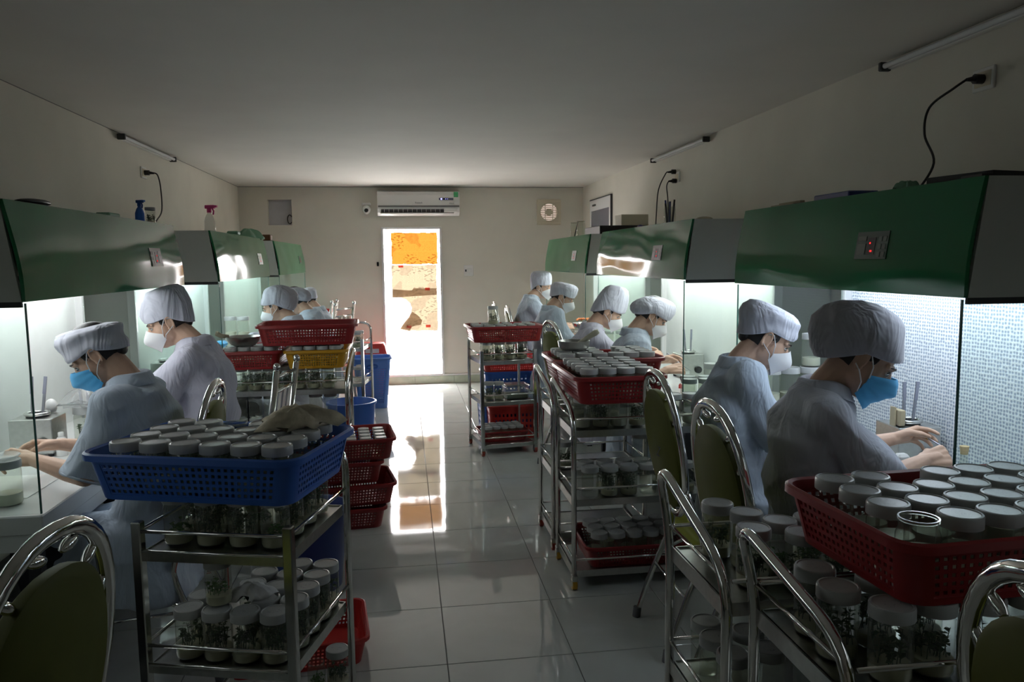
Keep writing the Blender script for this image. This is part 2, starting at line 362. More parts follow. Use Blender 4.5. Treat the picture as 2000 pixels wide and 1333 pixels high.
    def ell(s, c, r, rot=None, n=12, m=8, mi=0):
        prof = [(sin(pi*i/m), -cos(pi*i/m)) for i in range(m+1)]; prof[0] = (0, -1); prof[-1] = (0, 1)
        R = (rot if isinstance(rot, Matrix) else Euler(rot or (0, 0, 0)).to_matrix()).to_4x4() @ Matrix.Diagonal((*r, 1))
        return s.lathe(prof, n, c, mi, R)
    def cap(s, a, b, ra, rb, n=12, mi=0):
        a = Vector(a); b = Vector(b); d = (b-a); L = d.length
        if L < 1e-6: return s.ell(a, (ra,)*3, n=n)
        q = d.to_track_quat('Z', 'Y').to_matrix().to_4x4(); pr = []
        for i in range(4): t = -pi/2 + (pi/2)*i/4; pr.append((max(ra*cos(t), 0) if i else 0, ra*sin(t)))
        pr += [(ra, 0), (rb, L)]
        for i in range(1, 5): t = (pi/2)*i/4; pr.append((rb*cos(t) if i < 4 else 0, L+rb*sin(t)))
        return s.lathe(pr, n, a, mi, q)
    def prism(s, poly, y0, y1, axis='y', mi=0):
        n = len(poly)
        def P(p, t):
            return (p[0], t, p[1]) if axis == 'y' else ((t, p[0], p[1]) if axis == 'x' else (p[0], p[1], t))
        V = [P(p, y0) for p in poly] + [P(p, y1) for p in poly]
        F = [tuple(range(n)), tuple(range(2*n-1, n-1, -1))] + [(i, (i+1) % n, n+(i+1) % n, n+i)[::-1] for i in range(n)]
        s.add(V, F, mi); return s
    def mesh(s, name):
        me = bpy.data.meshes.new(name); me.from_pydata(s.v, [], s.f)
        if any(s.m): me.polygons.foreach_set('material_index', s.m)
        me.update(); return me
    def build(s, name, mat, parent=None, smooth=False, recalc=True):
        me = s.mesh(name)
        if recalc:
            bm = bmesh.new(); bm.from_mesh(me); bmesh.ops.recalc_face_normals(bm, faces=bm.faces); bm.to_mesh(me); bm.free()
        return link(name, me, mat, parent, smooth)
def smooth_mesh(me, ang=None):
    me.polygons.foreach_set('use_smooth', [True]*len(me.polygons))
    if ang is not None: me.set_sharp_from_angle(angle=RAD(ang))
def link(name, me, mat, parent=None, smooth=False):
    if smooth: smooth_mesh(me, None if smooth is True else smooth)
    if mat is not None and not len(me.materials):
        for m in (mat if isinstance(mat, (list, tuple)) else [mat]): me.materials.append(M[m] if isinstance(m, str) else m)
    o = bpy.data.objects.new(name, me); COL.objects.link(o)
    if parent is not None: o.parent = parent
    return o
def tag(o, label=None, cat=None, group=None, kind=None):
    if label: o['label'] = label
    if cat: o['category'] = cat
    if group: o['group'] = group
    if kind: o['kind'] = kind
    return o
def thing(name, label, cat, loc=(0, 0, 0), rz=0.0, group=None, rot=None):
    o = bpy.data.objects.new(name, None); COL.objects.link(o); o.location = loc
    o.rotation_euler = rot if rot else (0, 0, rz); o.empty_display_size = .05
    return tag(o, label, cat, group)
def dup(root, loc, rz=0.0, label=None, group=None, rot=None, scale=None):
    r = root.copy(); COL.objects.link(r); r.location = loc; r.rotation_euler = rot if rot else (0, 0, rz)
    if scale: r.scale = (scale,)*3
    if label: r['label'] = label
    if group: r['group'] = group
    for ch in list(root.children):
        c = ch.copy(); COL.objects.link(c); c.parent = r
        for g in list(ch.children):
            d = g.copy(); COL.objects.link(d); d.parent = c
    return r
def arc(c, r, a0, a1, n, plane='xz'):
    out = []
    for i in range(n+1):
        a = a0+(a1-a0)*i/n; u, v = r*cos(a), r*sin(a)
        out.append({'xz': (c[0]+u, c[1], c[2]+v), 'yz': (c[0], c[1]+u, c[2]+v), 'xy': (c[0]+u, c[1]+v, c[2])}[plane])
    return out
def smooth_path(pts, n=6):
    pts = [Vector(p) for p in pts]; out = []
    for i in range(len(pts)-1):
        p0 = pts[max(i-1, 0)]; p1 = pts[i]; p2 = pts[i+1]; p3 = pts[min(i+2, len(pts)-1)]
        for k in range(n):
            t = k/n
            out.append(.5*((2*p1)+(p2-p0)*t+(2*p0-5*p1+4*p2-p3)*t*t+(3*p1-p0-3*p2+p3)*t**3))
    out.append(pts[-1]); return out
def fillet(pts, r, n=4):
    pts = [Vector(p) for p in pts]; out = [pts[0]]
    for i in range(1, len(pts)-1):
        a, b, c = pts[i-1], pts[i], pts[i+1]; u = (a-b); v = (c-b)
        d = min(r, u.length*.48, v.length*.48); p = b+u.normalized()*d; q = b+v.normalized()*d
        for k in range(n+1):
            t = k/n; out.append((1-t)**2*p + 2*(1-t)*t*b + t*t*q)
    out.append(pts[-1]); return out
def remeshed(mb, name, voxel, smooth_it=4, fac=.5):
    me = mb.mesh(name+'_src'); o = bpy.data.objects.new(name+'_src', me); COL.objects.link(o)
    r = o.modifiers.new('r', 'REMESH'); r.mode = 'VOXEL'; r.voxel_size = voxel; r.use_smooth_shade = True
    if smooth_it:
        sm = o.modifiers.new('s', 'SMOOTH'); sm.factor = fac; sm.iterations = smooth_it
    dg = bpy.context.evaluated_depsgraph_get(); ev = o.evaluated_get(dg)
    out = bpy.data.meshes.new_from_object(ev); out.name = name
    bpy.data.objects.remove(o); bpy.data.meshes.remove(me)
    out.materials.clear(); smooth_mesh(out); return out
def displace(me, fn):
    n = len(me.vertices); co = np.empty(n*3, 'f'); me.vertices.foreach_get('co', co); co = co.reshape(-1, 3)
    no = np.empty(n*3, 'f'); me.vertex_normals.foreach_get('vector', no); no = no.reshape(-1, 3)
    co = co + no*fn(co)[:, None]; me.vertices.foreach_set('co', co.astype('f').ravel()); me.update()
def text_mesh(txt, size, depth=.0006):
    cu = bpy.data.curves.new('txt', 'FONT'); cu.body = txt; cu.size = size; cu.extrude = depth; cu.align_x = 'CENTER'; cu.align_y = 'CENTER'
    cu.resolution_u = 3
    o = bpy.data.objects.new('txt', cu); COL.objects.link(o)
    dg = bpy.context.evaluated_depsgraph_get(); me = bpy.data.meshes.new_from_object(o.evaluated_get(dg))
    bpy.data.objects.remove(o); bpy.data.curves.remove(cu); me.materials.clear(); return me

# ------------------------------------------------------------------ the room
XL, XR, YB, YF, ZC = -2.015, 2.374, 10.056, -3.2, 2.551
def structure(o): o['kind'] = 'structure'; return o

def holed_wall(rects, x0, x1, z0, z1, y, thick):
    xs = sorted({x0, x1, *[r[0] for r in rects], *[r[1] for r in rects]}); zs = sorted({z0, z1, *[r[2] for r in rects], *[r[3] for r in rects]})
    mb = MB()
    for i in range(len(xs)-1):
        for j in range(len(zs)-1):
            cx, cz = (xs[i]+xs[i+1])/2, (zs[j]+zs[j+1])/2
            if any(r[0] < cx < r[1] and r[2] < cz < r[3] for r in rects): continue
            mb.add([(xs[i], y, zs[j]), (xs[i+1], y, zs[j]), (xs[i+1], y, zs[j+1]), (xs[i], y, zs[j+1])], [(0, 1, 2, 3)])
    for (a, b, c, d) in rects:
        q = [(a, c), (b, c), (b, d), (a, d)]
        for k in range(4):
            p, r = q[k], q[(k+1) % 4]
            mb.add([(p[0], y, p[1]), (r[0], y, r[1]), (r[0], y+thick, r[1]), (p[0], y+thick, p[1])], [(3, 2, 1, 0)])
    return mb
DOOR = (-.272, .498, .105, 2.04)
HOLE = (-1.664, -1.372, 2.073, 2.391)
FANR = (1.79, 2.03, 2.10, 2.35)
structure(holed_wall([DOOR, HOLE, FANR], XL, XR, 0, ZC, YB, .14).build('wall_back', 'wall', recalc=False))
structure(MB().b2((XL-.1, YF, 0), (XL, YB+.1, ZC)).build('wall_left', 'wall'))
structure(MB().b2((XR, YF, 0), (XR+.1, YB+.1, ZC)).build('wall_right', 'wall'))
structure(MB().b2((XL-.1, YF-.1, 0), (XR+.1, YF, ZC)).build('wall_front', 'wall'))
structure(MB().b2((XL-.1, YF-.1, ZC), (XR+.1, YB+.2, ZC+.1)).build('ceiling', 'ceiling'))
# thin dark strips standing in for shade where ceiling meets the walls
tr = structure(MB().b2((XL, YB-.004, ZC-.006), (XR, YB, ZC)).build('shade_strip_1', 'grout'))
structure(MB().b2((XL, YF, ZC-.004), (XL+.003, YB, ZC)).build('shade_strip_2', 'grout'))
floor = structure(MB().b2((XL-.1, YF-.1, -.1), (XR+.1, YB+.2, -.004)).build('floor', 'grout'))
TS = .5116
tm = MB().box((0, 0, 0), (TS-.004, TS-.004, .012), bev=.0012).mesh('tile'); tm.materials.append(M['tile'])
y0 = 2.9222 - 6*TS; xt = .1337
nx0 = int((XL-xt)//TS); nx1 = int((XR-xt)//TS)
near = []
for j in range(0, 20):
    for i in range(nx0, nx1+1):
        cx, cy = xt+(i+.5)*TS, y0+(j+.5)*TS
        a, b = max(cx-TS/2, XL), min(cx+TS/2, XR); c, d = cy-TS/2, min(cy+TS/2, YB)
        if b-a < .02 or d-c < .02: continue
        if b-a > TS-.001 and d-c > TS-.001: o = bpy.data.objects.new('tile', tm); COL.objects.link(o); o.location = (cx, cy, -.006)
        else:
            o = MB().box((0, 0, 0), (b-a-.004, d-c-.004, .012), bev=.0012).build('tile', 'tile'); o.location = ((a+b)/2, (c+d)/2, -.006)
        o.parent = floor
o = MB().b2((XL, YF, -.012), (XR, y0, 0)).build('rear_paving', 'tile'); o.parent = floor
# baseboard of glazed tiles on the far wall, capped with a grey strip
bb = structure(MB().b2((XL, YB-.010, .0), (XR, YB, .105)).build('baseboard_back', 'grout'))
x = XL
for i in range(10):
    a, b = max(-.272+.385-.5116*5+.5116*i, XL), min(-.272+.385-.5116*4+.5116*i, XR)
    if b-a > .02: MB().b2((a+.0015, YB-.018, .001), (b-.0015, YB-.009, .098), bev=.001).build('tile', 'base_tile', bb)
MB().b2((XL, YB-.018, .0995), (XR, YB-.004, .122), bev=.002).build('cap_strip', 'white_plastic', bb)
for s, nm, xx in ((1, 'baseboard_left', XL), (-1, 'baseboard_right', XR)):
    structure(MB().b2((xx, YF, 0), (xx+s*.015, YB, .11)).build(nm, 'base_tile'))

# ---- glazed door with frosted pane
door = structure(bpy.data.objects.new('door_1', None)); COL.objects.link(door); door.location = (0, 0, 0)
door['label'] = 'white framed frosted glass door glowing with daylight'
fw = .028
f = MB()
a, b, c, d = DOOR
f.b2((a, YB-.03, c), (a+fw, YB+.05, d), bev=.004); f.b2((b-fw, YB-.03, c), (b, YB+.05, d), bev=.004)
f.b2((a+fw, YB-.03, d-fw), (b-fw, YB+.05, d), bev=.004); f.b2((a+fw, YB-.03, c), (b-fw, YB+.05, c+fw), bev=.004)
f.build('door_frame', 'white_frame', door)
MB().b2((a+fw, YB+.030, c+fw), (b-fw, YB+.036, d-fw)).build('pane', 'pane_lit', door)
# ---- newspapers taped to the pane
def sheet(name, label, poly, y, mat):
    mb = MB(); n = len(poly)
    mb.add([(p[0], y + .0015*sin(9*p[0]+7*p[1]), p[1]) for p in poly], [tuple(range(n))])
    o = mb.build(name, mat); return tag(o, label, 'newspaper')
def wob(p, q, n=10, amp=.006, seed=0):
    rr = random.Random(seed); out = []
    for i in range(n):
        t = i/n; out.append((p[0]+(q[0]-p[0])*t + rr.uniform(-amp, amp)*(1 if abs(q[1]-p[1]) > abs(q[0]-p[0]) else 0), p[1]+(q[1]-p[1])*t + rr.uniform(-amp, amp)*(0 if abs(q[1]-p[1]) > abs(q[0]-p[0]) else 1)))
    return out
def ragged(x0, x1, z0, z1, seed): return wob((x0, z0), (x1, z0), seed=seed) + wob((x1, z0), (x1, z1), seed=seed+1) + wob((x1, z1), (x0, z1), seed=seed+2) + wob((x0, z1), (x0, z0), seed=seed+3)
sheet('newspaper_sheet', 'orange newspaper sheet taped across the top of the glazed door', ragged(-.150, .440, 1.565, 1.972, 1), YB+.022, 'news_orange')
mid = [(-.155, 1.135)] + wob((-.155, 1.24), (-.155, 1.555), 6, .004, 9) + wob((-.155, 1.555), (.435, 1.558), 8, .004, 5) + wob((.425, 1.555), (.43, .70), 10, .005, 6) + \
      wob((.425, .70), (.0, .70), 8, .006, 7) + [(-.07, .725), (-.02, .80), (.05, .88), (.085, .95), (.09, 1.0), (.07, 1.06), (.02, 1.11), (-.05, 1.135)]
sheet('newspaper_sheet', 'cream newspaper sheet with torn bite on the glazed door', mid, YB+.024, 'news_beige')
sheet('newspaper_sheet', 'dark doubled newspaper strip across the middle of the glazed door', [(-.15, 1.245), (.10, 1.225), (.12, 1.255), (.42, 1.25), (.42, 1.165), (.1, 1.15), (-.05, 1.14), (-.15, 1.14)], YB+.0225, 'news_dark')
sheet('newspaper_sheet', 'brown folded-back newspaper flap below the torn bite', [(-.065, .715), (-.02, .80), (.04, .88), (.09, .955), (.17, .90), (.225, .83), (.205, .775), (.13, .765), (.085, .75), (.06, .70), (.01, .695)], YB+.0215, 'news_dark')
sheet('newspaper_sheet', 'overlit white newspaper sheet low on the glazed door', ragged(-.14, .42, .42, .70, 21), YB+.0235, 'news_white')

# ---- recess in the far wall, closed by a pale sheet with a black loop of cable
a, b, c, d = HOLE
rec = tag(MB().b2((a, YB+.09, c), (b, YB+.10, d)).build('opening_cover', pm('pale_grey_sheet', (.52, .52, .55), .5, noise=.06, nscale=8)), 'pale grey sheet closing the square opening in the far wall', 'cover')
tag(MB().tube([(b-.035+.028*cos(t), YB+.05, c+.075+.055*sin(t)) for t in np.linspace(0.6, 5.6, 18)], .006, 6).build('cable_loop', 'black', smooth=True), 'black cable loop hanging in the square wall opening', 'cable')
# ---- exhaust fan
fan = thing('exhaust_fan', 'square cream exhaust fan with round backlit grille on far wall', 'fan', (1.91, YB, 2.225))
MB().b2((-.16, -.022, -.165), (.16, 0, -.13), bev=.006).b2((-.16, -.022, .13), (.16, 0, .165), bev=.006).b2((-.16, -.022, -.13), (-.125, 0, .13)).b2((.125, -.022, -.13), (.16, 0, .13)).build('housing', 'cream_plastic', fan)
ring = MB(); cor = MB()
n = 40
for k in range(n):
    a0, a1 = 2*pi*k/n, 2*pi*(k+1)/n
    def sq(a):
        c_, s_ = cos(a), sin(a); m_ = max(abs(c_), abs(s_)); return (.1255*c_/m_, .1305*s_/m_)
    p0, p1 = sq(a0), sq(a1)
    cor.add([(.115*cos(a0), -.018, .115*sin(a0)), (.115*cos(a1), -.018, .115*sin(a1)), (p1[0], -.018, p1[1]), (p0[0], -.018, p0[1])], [(0, 1, 2, 3)])
cor.build('face_plate', 'cream_plastic', fan)
MB().tube([(.115*cos(2*pi*k/32), -.02, .115*sin(2*pi*k/32)) for k in range(32)], .006, 6, True).build('grille_ring', 'cream_plastic', fan, True)
MB().cyl((0, -.03, 0), (0, .01, 0), .045, 20).build('hub', 'cream_plastic', fan, 40)
for xx in (-.05, .05): MB().box((xx, -.016, 0), (.008, .008, .205)).build('grille_bar', 'cream_plastic', fan)
for k in range(9):
    z = -.09+.0225*k; hw = math.sqrt(max(.115**2-z*z, 0)); MB().box((0, .03, z), (2*hw, .012, .004), (.6, 0, 0)).build('shutter_slat', 'cream_plastic', fan)
MB().b2((-.12, .12, -.125), (.12, .125, .125)).build('daylight_opening', 'fan_daylight', fan)

# ---- split air conditioner
ac = thing('air_conditioner', 'white split air conditioner mounted above the glazed door', 'air conditioner', (.21, YB, 2.17))
W2 = .515
prof = [(-.0, .0), (-.10, .0), (-.165, .035), (-.19, .085), (-.195, .12), (-.20, .25), (-.175, .295), (-.06, .318), (0, .318)]
MB().prism([(p[0], p[1]+.01) for p in prof], -W2, W2, 'x').build('casing', 'white_plastic', ac)
MB().b2((-W2+.01, -.206, .112), (W2-.005, -.196, .132)).build('trim_strip', pm('ac_grey_strip', (.12, .12, .12), .4), ac)
MB().box((-.02, -.178, .068), (.90, .03, .05), (RAD(-30), 0, 0)).build('outlet_slot', 'black', ac)
for k in range(14): MB().box((-.43+.058*k, -.196, .070), (.004, .012, .046), (RAD(-30), 0, 0)).build('vane', 'white_plastic', ac)
MB().box((-.02, -.182, .042), (.92, .05, .008), (RAD(25), 0, 0)).build('louvre', 'white_plastic', ac)
MB().box((.40, -.196, .070), (.17, .018, .05), (RAD(-30), 0, 0)).build('outlet_blank', 'white_plastic', ac)
dsp = MB().b2((.255, -.2035, .200), (.435, -.1985, .224)).build('display', pm('display_black', (.02, .02, .05), .2), ac)
MB().ell((.285, -.204, .212), (.012, .003, .010)).build('display_lamp', 'led_blue', dsp)
MB().b2((.335, -.2045, .209), (.345, -.203, .215)).b2((.36, -.2045, .209), (.368, -.203, .215)).build('display_digit', 'led_blue', dsp)
MB().b2((.442, -.204, .235), (.497, -.1985, .300)).build('energy_sticker', 'green_sticker', ac)
MB().b2((.385, -.2035, .150), (.445, -.199, .168)).build('model_sticker', pm('grey_sticker', (.42, .42, .40), .5), ac)
tx = link('brand_lettering', text_mesh('Reetech', .028), 'ink', ac); tx.location = (.0, -.2025, .165); tx.rotation_euler = (pi/2, 0, 0)

# ---- dome camera, switch, little black clip on the far wall
cm = thing('security_camera', 'small white dome security camera beside the air conditioner', 'camera', (-.445, YB, 2.27))
MB().b2((-.055, -.10, .045), (.055, 0, .075), bev=.008).build('bracket', 'white_plastic', cm)
MB().ell((0, -.07, -.01), (.05, .052, .058), n=20, m=14).build('ball_housing', 'white_plastic', cm, True)
MB().ell((0, -.115, -.022), (.026, .014, .026), n=16, m=10).build('lens', 'black', cm, True)
sw = thing('light_switch', 'white light switch plate to the right of the door', 'switch', (.84, YB, 1.475))
MB().b2((-.062, -.012, -.072), (.062, 0, .072), bev=.006).build('plate', 'white_plastic', sw)
MB().b2((-.02, -.018, -.022), (.045, -.010, .022), bev=.003).build('rocker', 'white_plastic', sw)
MB().b2((-.045, -.016, -.014), (-.028, -.010, .014)).build('indicator', 'black', sw)
tag(MB().b2((-.338, YB-.02, 1.545), (-.312, YB, 1.60), bev=.006).b2((-.334, YB-.035, 1.58), (-.318, YB-.018, 1.592)).build('wall_hook', 'black'), 'small black hook screwed to the wall left of the door', 'hook')

# ---- window high on the right wall near the far corner
wn = structure(bpy.data.objects.new('window_1', None)); COL.objects.link(wn)
wx = XR
mb = MB(); y0w, y1w, z0w, z1w = 8.62, 9.60, 1.62, 2.33
mb.b2((wx-.02, y0w, z1w-.13), (wx+.01, y1w, z1w)); mb.b2((wx-.02, y0w, z0w), (wx+.01, y0w+.07, z1w-.13)); mb.b2((wx-.02, y1w-.07, z0w), (wx+.01, y1w, z1w-.13)); mb.b2((wx-.02, y0w+.07, z0w), (wx+.01, y1w-.07, z0w+.07))
mb.build('window_frame', 'white_frame', wn)
MB().b2((wx-.012, y0w+.07, z0w+.07), (wx-.006, y1w-.07, z1w-.13)).build('pane', pm('dusky_window_glass', (.16, .165, .21), .15), wn)
MB().b2((wx-.024, y0w-.012, z0w), (wx, y0w, z1w+.012)).b2((wx-.024, y0w, z1w), (wx, y1w, z1w+.012)).build('window_gasket', 'dark', wn)
MB().b2((wx-.035, y1w-.3, z1w-.075), (wx-.018, y1w-.17, z1w-.055)).build('latch', 'dark', wn)

# ---- unlit fluorescent battens along the tops of the side walls
def batten(s, y0, y1, label):
    x = XL if s > 0 else XR
    t = thing('fluorescent_batten', label, 'light', (x, y0, ZC-.035), group='unlit tube battens under the ceiling')
    L = y1-y0
    MB().b2((0, 0, -.016), (s*.03, L, .016), bev=.003).build('batten_body', 'white_plastic', t)
    MB().cyl((s*.052, .02, -.004), (s*.052, L-.02, -.004), .013, 12).build('tube', 'tube_off', t, 40)
    for yy in (0, L): MB().b2((s*.012, yy-.012, -.024), (s*.068, yy+.012, .018), bev=.004).build('lamp_holder', 'dark', t)
batten(1, 5.95, 7.2, 'unlit white tube light along the left wall')
batten(-1, 2.35, 3.55, 'unlit tube light above the nearest bench on the right')
batten(-1, 5.78, 7.05, 'unlit tube light further down the wall on the right')

# ---- wall sockets with plugs and cords
def socket(s, y, z, pts, label_s, label_c, twin=False):
    x = XL if s > 0 else XR
    t = thing('wall_socket', label_s, 'socket', (x, y, z))
    MB().b2((0, -.06, -.045), (s*.012, .06, .045), bev=.003).build('plate', 'white_plastic', t)
    MB().b2((s*.010, -.045, -.03), (s*.014, .045, .03)).build('outlet_face', 'cream_plastic', t)
    c = thing('power_lead', label_c, 'cable', (x, y, z))
    for k, P in enumerate(pts):
        MB().cyl((s*.014, P[0][1], P[0][2]), (s*.05, P[0][1], P[0][2]), .020, 12).cyl((s*.05, P[0][1], P[0][2]), (s*.085, P[0][1], P[0][2]-.004), .012, 10, .007).build('plug', 'black', c, 40)
        MB().tube(smooth_path([(s*.08, P[0][1], P[0][2])] + [(s*q[0], q[1], q[2]) for q in P[1:]], 8), .0052, 7).build('cord', 'black', c, True)
socket(1, 6.50, 2.32, [[(0, 0, 0), (.11, .0, -.02), (.13, -.01, -.12), (.14, -.05, -.3), (.15, -.25, -.40), (.16, -.35, -.505)]], 'white wall socket above the left benches', 'black cord from the left wall socket down to a hood')
socket(-1, 2.93, 2.315, [[(0, 0, 0), (.11, .04, -.03), (.15, .13, -.09), (.16, .14, -.2), (.17, .06, -.33), (.2, .13, -.45), (.22, .2, -.503)]], 'white wall socket above the nearest hood on the right', 'black cord curving from wall socket onto the nearest hood')
socket(-1, 6.5, 2.30, [[(0, .02, .05), (.1, .04, .03), (.14, .10, -.1), (.15, .12, -.3), (.16, .1, -.45), (.2, -.1, -.488)], [(0, 0, -.03), (.11, -.03, -.08), (.12, -.09, -.2), (.12, -.11, -.4), (.14, -.15, -.488)]], 'wall socket with two plugs above the middle hood', 'twin black cords hanging from the double-plugged wall socket')

M['print_red'] = news_material('printed_red', (.85, .12, .10), .0)
for ob in [o for o in SC.objects if o.name.startswith('newspaper_sheet') and 'cream' in o.get('label', '')]:
    for (x, z) in ((-.065, 1.525), (.02, .735), (.27, 1.225), (.27, .74)):
        MB().add([(x, YB+.0212, z), (x+.062, YB+.0212, z), (x+.062, YB+.0212, z+.034), (x, YB+.0212, z+.034)], [(0, 1, 2, 3)]).build('printed_flag', 'print_red', ob)

# ------------------------------------------------------------------ clean benches
TABLE = .78
def bench(s, xe, y0, y1, label, panel='bench_white', tint=(.80, .97, 1.0), power=1.0, ctrl=.62, wave=0.0):
    """s=+1: aisle edge at xe, wall to +x; s=-1 mirrored."""
    xw = (XR-.012) if s > 0 else (XL+.012)
    t = thing('clean_bench', label, 'clean bench', ((xe+xw)/2, (y0+y1)/2, 0))
    ox, oy = (xe+xw)/2, (y0+y1)/2
    X = lambda d: xe + s*d - ox            # distance in from the aisle edge
    D = abs(xw-xe); a, b = y0-oy, y1-oy
    def B(p, q, bev=0.0): return MB().b2((X(p[0]), p[1], p[2]), (X(q[0]), q[1], q[2]), bev=bev)
    B((0, a, .715), (D, b, TABLE), .004).build('table_top', 'laminate', t)
    B((.015, a+.012, .655), (D, b-.012, .713)).build('apron', 'laminate', t)
    for yy in (a+.03, b-.07):
        for dd in (.03, D-.07): B((dd, yy, 0), (dd+.04, yy+.04, .655)).build('leg', 'dark', t)
    B((.05, a+.05, .16), (D-.03, b-.05, .175)).build('lower_shelf', 'dark', t)
    DP = .56                                # the air-flow diffuser stands in front of a plenum box
    B((DP, a+.02, TABLE), (DP+.014, b-.02, 1.485)).build('back_panel', panel, t)
    B((DP+.015, a+.012, TABLE), (D, b-.012, 1.484)).build('plenum', 'hood_grey', t)
    for yy in (a, b-.035): B((DP-.035, yy, TABLE), (DP+.012, yy+.035, 1.482), .003).build('corner_post', 'white_frame', t)
    for yy in (a+.014, b-.020):
        g = B((.012, yy, TABLE+.002), (DP-.037, yy+.006, 1.480)).build('side_glass', 'glass_pane', t)
        B((.007, yy, TABLE+.002), (.0118, yy+.006, 1.480)).build('glass_edge', 'glass_edge', g)
    # hood
    h = bpy.data.objects.new('hood', None); COL.objects.link(h); h.parent = t
    zb, zt, sl = 1.485, 1.812, .045
    n = 2
    f = MB()
    pf = [(0, zb), (.0004, zb+.045), (.0020, zb+.085), (.0070, zb+.13), (.0150, zb+.18), (.026, zb+.235), (.038, zb+.293), (sl, zt)]   # the sheet bows: upright at its foot
    f.prism([(X(p[0]), p[1]) for p in pf] + [(X(p[0]+.012), p[1]) for p in pf[::-1]], a, b, 'y')
    f.build('hood_front', 'hood_green', h, 30)
    MB().b2((X(.0492), a+.0125, zb+.004), (X(.0525), b-.0125, zb+.056)).build('bounce_liner', 'white_frame', h)  # white reflector added to keep green bounce out of the bench interior
    for yy in (a, b-.012):
        pl = [(X(.0125), zb), (X(sl+.0125), zt), (X(D), zt), (X(D), zb)]
        MB().prism(pl, yy, yy+.012, 'y').build('hood_side', 'hood_grey', h)
    MB().b2((X(sl+.0125), a+.013, zt-.010), (X(D), b-.013, zt-.001)).build('hood_top', 'hood_grey', h)
    B((.014, a+.013, zb+.055), (D-.002, b-.013, zb+.065)).build('hood_ceiling', 'white_frame', h)
    B((.014, a+.002, zb-.018), (D-.02, a+.012, zb)).build('bottom_rail', 'dark', h)
    # twin tubes inside the hood
    em = emit('tube_lit', tint, TUBE_L*power)
    for dd in (.17, .39):
        MB().cyl((X(dd), a+.08, zb+.030), (X(dd), b-.08, zb+.030), .0135, 12).build('lit_tube', em, h, 40)
        for yy in (a+.06, b-.08): B((dd-.018, yy, zb+.012), (dd+.018, yy+.02, zb+.055)).build('tube_holder', 'white_plastic', h)
    # control panel on the hood front
    yc = a + (b-a)*ctrl; ang = math.atan2(.0165, .10)
    zc = zb + .46*(zt-zb); dx = .0105
    cp = bpy.data.objects.new('control_panel', None); COL.objects.link(cp); cp.parent = h
    def F(u0, u1, v0, v1, th, mat, nm):
        # u along bench (toward far end), v up the sloped face
        def P(u, v, o): return (X(dx + v*sin(ang)) - s*o*cos(ang), yc+u, zc + v*cos(ang) + o*sin(ang))
        vs = [P(u, v, o) for o in (0, th) for (u, v) in ((u0, v0), (u1, v0), (u1, v1), (u0, v1))]
        MB().add(vs, [(0, 1, 2, 3), (7, 6, 5, 4), (0, 4, 5, 1), (1, 5, 6, 2), (2, 6, 7, 3), (3, 7, 4, 0)]).build(nm, mat, cp)
    F(-.085, .085, -.045, .045, .003, 'panel_film', 'panel_film')
    F(-.02, .022, -.03, .025, .004, 'black', 'display')
    F(-.008, .002, -.022, -.016, .005, 'led_red', 'lamp'); F(.004, .010, .004, .010, .005, 'led_red', 'lamp')
    for (u, v) in ((-.045, .02), (-.068, .02), (-.045, -.005), (-.068, -.005), (-.045, -.03), (-.068, -.03)):
        F(u-.008, u+.008, v-.008, v+.008, .0045, 'panel_key', 'key')
    F(.030, .075, -.03, .005, .0045, 'panel_key', 'key'); F(.030, .075, .015, .030, .0045, 'panel_key', 'key')
    return t
M['panel_film'] = pm('panel_film', (.035, .075, .05), .4); M['panel_key'] = pm('panel_key', (.09, .12, .10), .4)
bench(1, 1.5, 1.89, 3.35, 'nearest clean bench on the right with lit perforated back panel', 'mesh_panel', (.78, .90, 1.0), .92, .30)
bench(1, 1.5, 4.0, 5.9, 'middle clean bench on the right with rippled green hood', 'bench_white', (.91, 1.0, .96), 1.0, .25)
bench(1, 1.5, 6.3, 8.12, 'farthest clean bench on the right side', 'bench_white', (.91, 1.0, .96), .8, .25)
bench(-1, -1.2, 2.65, 4.46, 'nearest clean bench on the left under a wide green hood', 'bench_white', (.95, 1.0, 1.0), .85, .76)
bench(-1, -1.17, 5.16, 7.03, 'middle clean bench on the left with shiny green hood', 'bench_white', (.80, .99, 1.0), .9, .8)
bench(1, 1.5, -.25, 1.3, 'clean bench that the empty lower right chair faces, beyond the frame edge', 'bench_white', (.88, .96, 1.0), .11, .3)  # unseen, inferred from the chair; its dim tubes are added to lift nearby light
bench(-1, -1.2, .4, 2.2, 'clean bench that the empty lower left chair faces, beyond the frame edge', 'bench_white', (.92, 1.0, 1.0), .11, .7)  # likewise unseen and inferred; dim tubes added to brighten the near left
bench(-1, -1.17, 7.6, 9.55, 'farthest clean bench on the left with pale green hood', 'bench_white', (.80, 1.0, .97), .5, .8)

# ------------------------------------------------------------------ jars
JR, JH = .0425, .150
def jar_mesh():
    p = [(0, .003), (.030, .0), (.039, .003), (.0415, .010), (.0415, .112), (.039, .120), (.0365, .126), (.0365, .146)]
    return MB().lathe(p, 20)
jar_me = jar_mesh().mesh('jar'); jar_me.materials.append(M['glass']); smooth_mesh(jar_me, 50)
lid_me = MB().lathe([(.040, 0), (.0432, .001), (.0432, .022), (.0415, .0265), (.0375, .0275), (.036, .0255), (0, .0252)], 24).mesh('lid'); lid_me.materials.append(M['lid']); smooth_mesh(lid_me, 35)
rim_me = MB().lathe([(.035, .0), (.0385, .0), (.0385, .006), (.035, .006), (.035, 0)], 20).mesh('rim'); rim_me.materials.append(M['glass']); smooth_mesh(rim_me, 40)
def agar_me(h, mat):
    m = MB().lathe([(0, .004), (.037, .004), (.0395, .010), (.0395, h), (0, h)], 18).mesh('agar'); m.materials.append(M[mat]); smooth_mesh(m, 40); return m
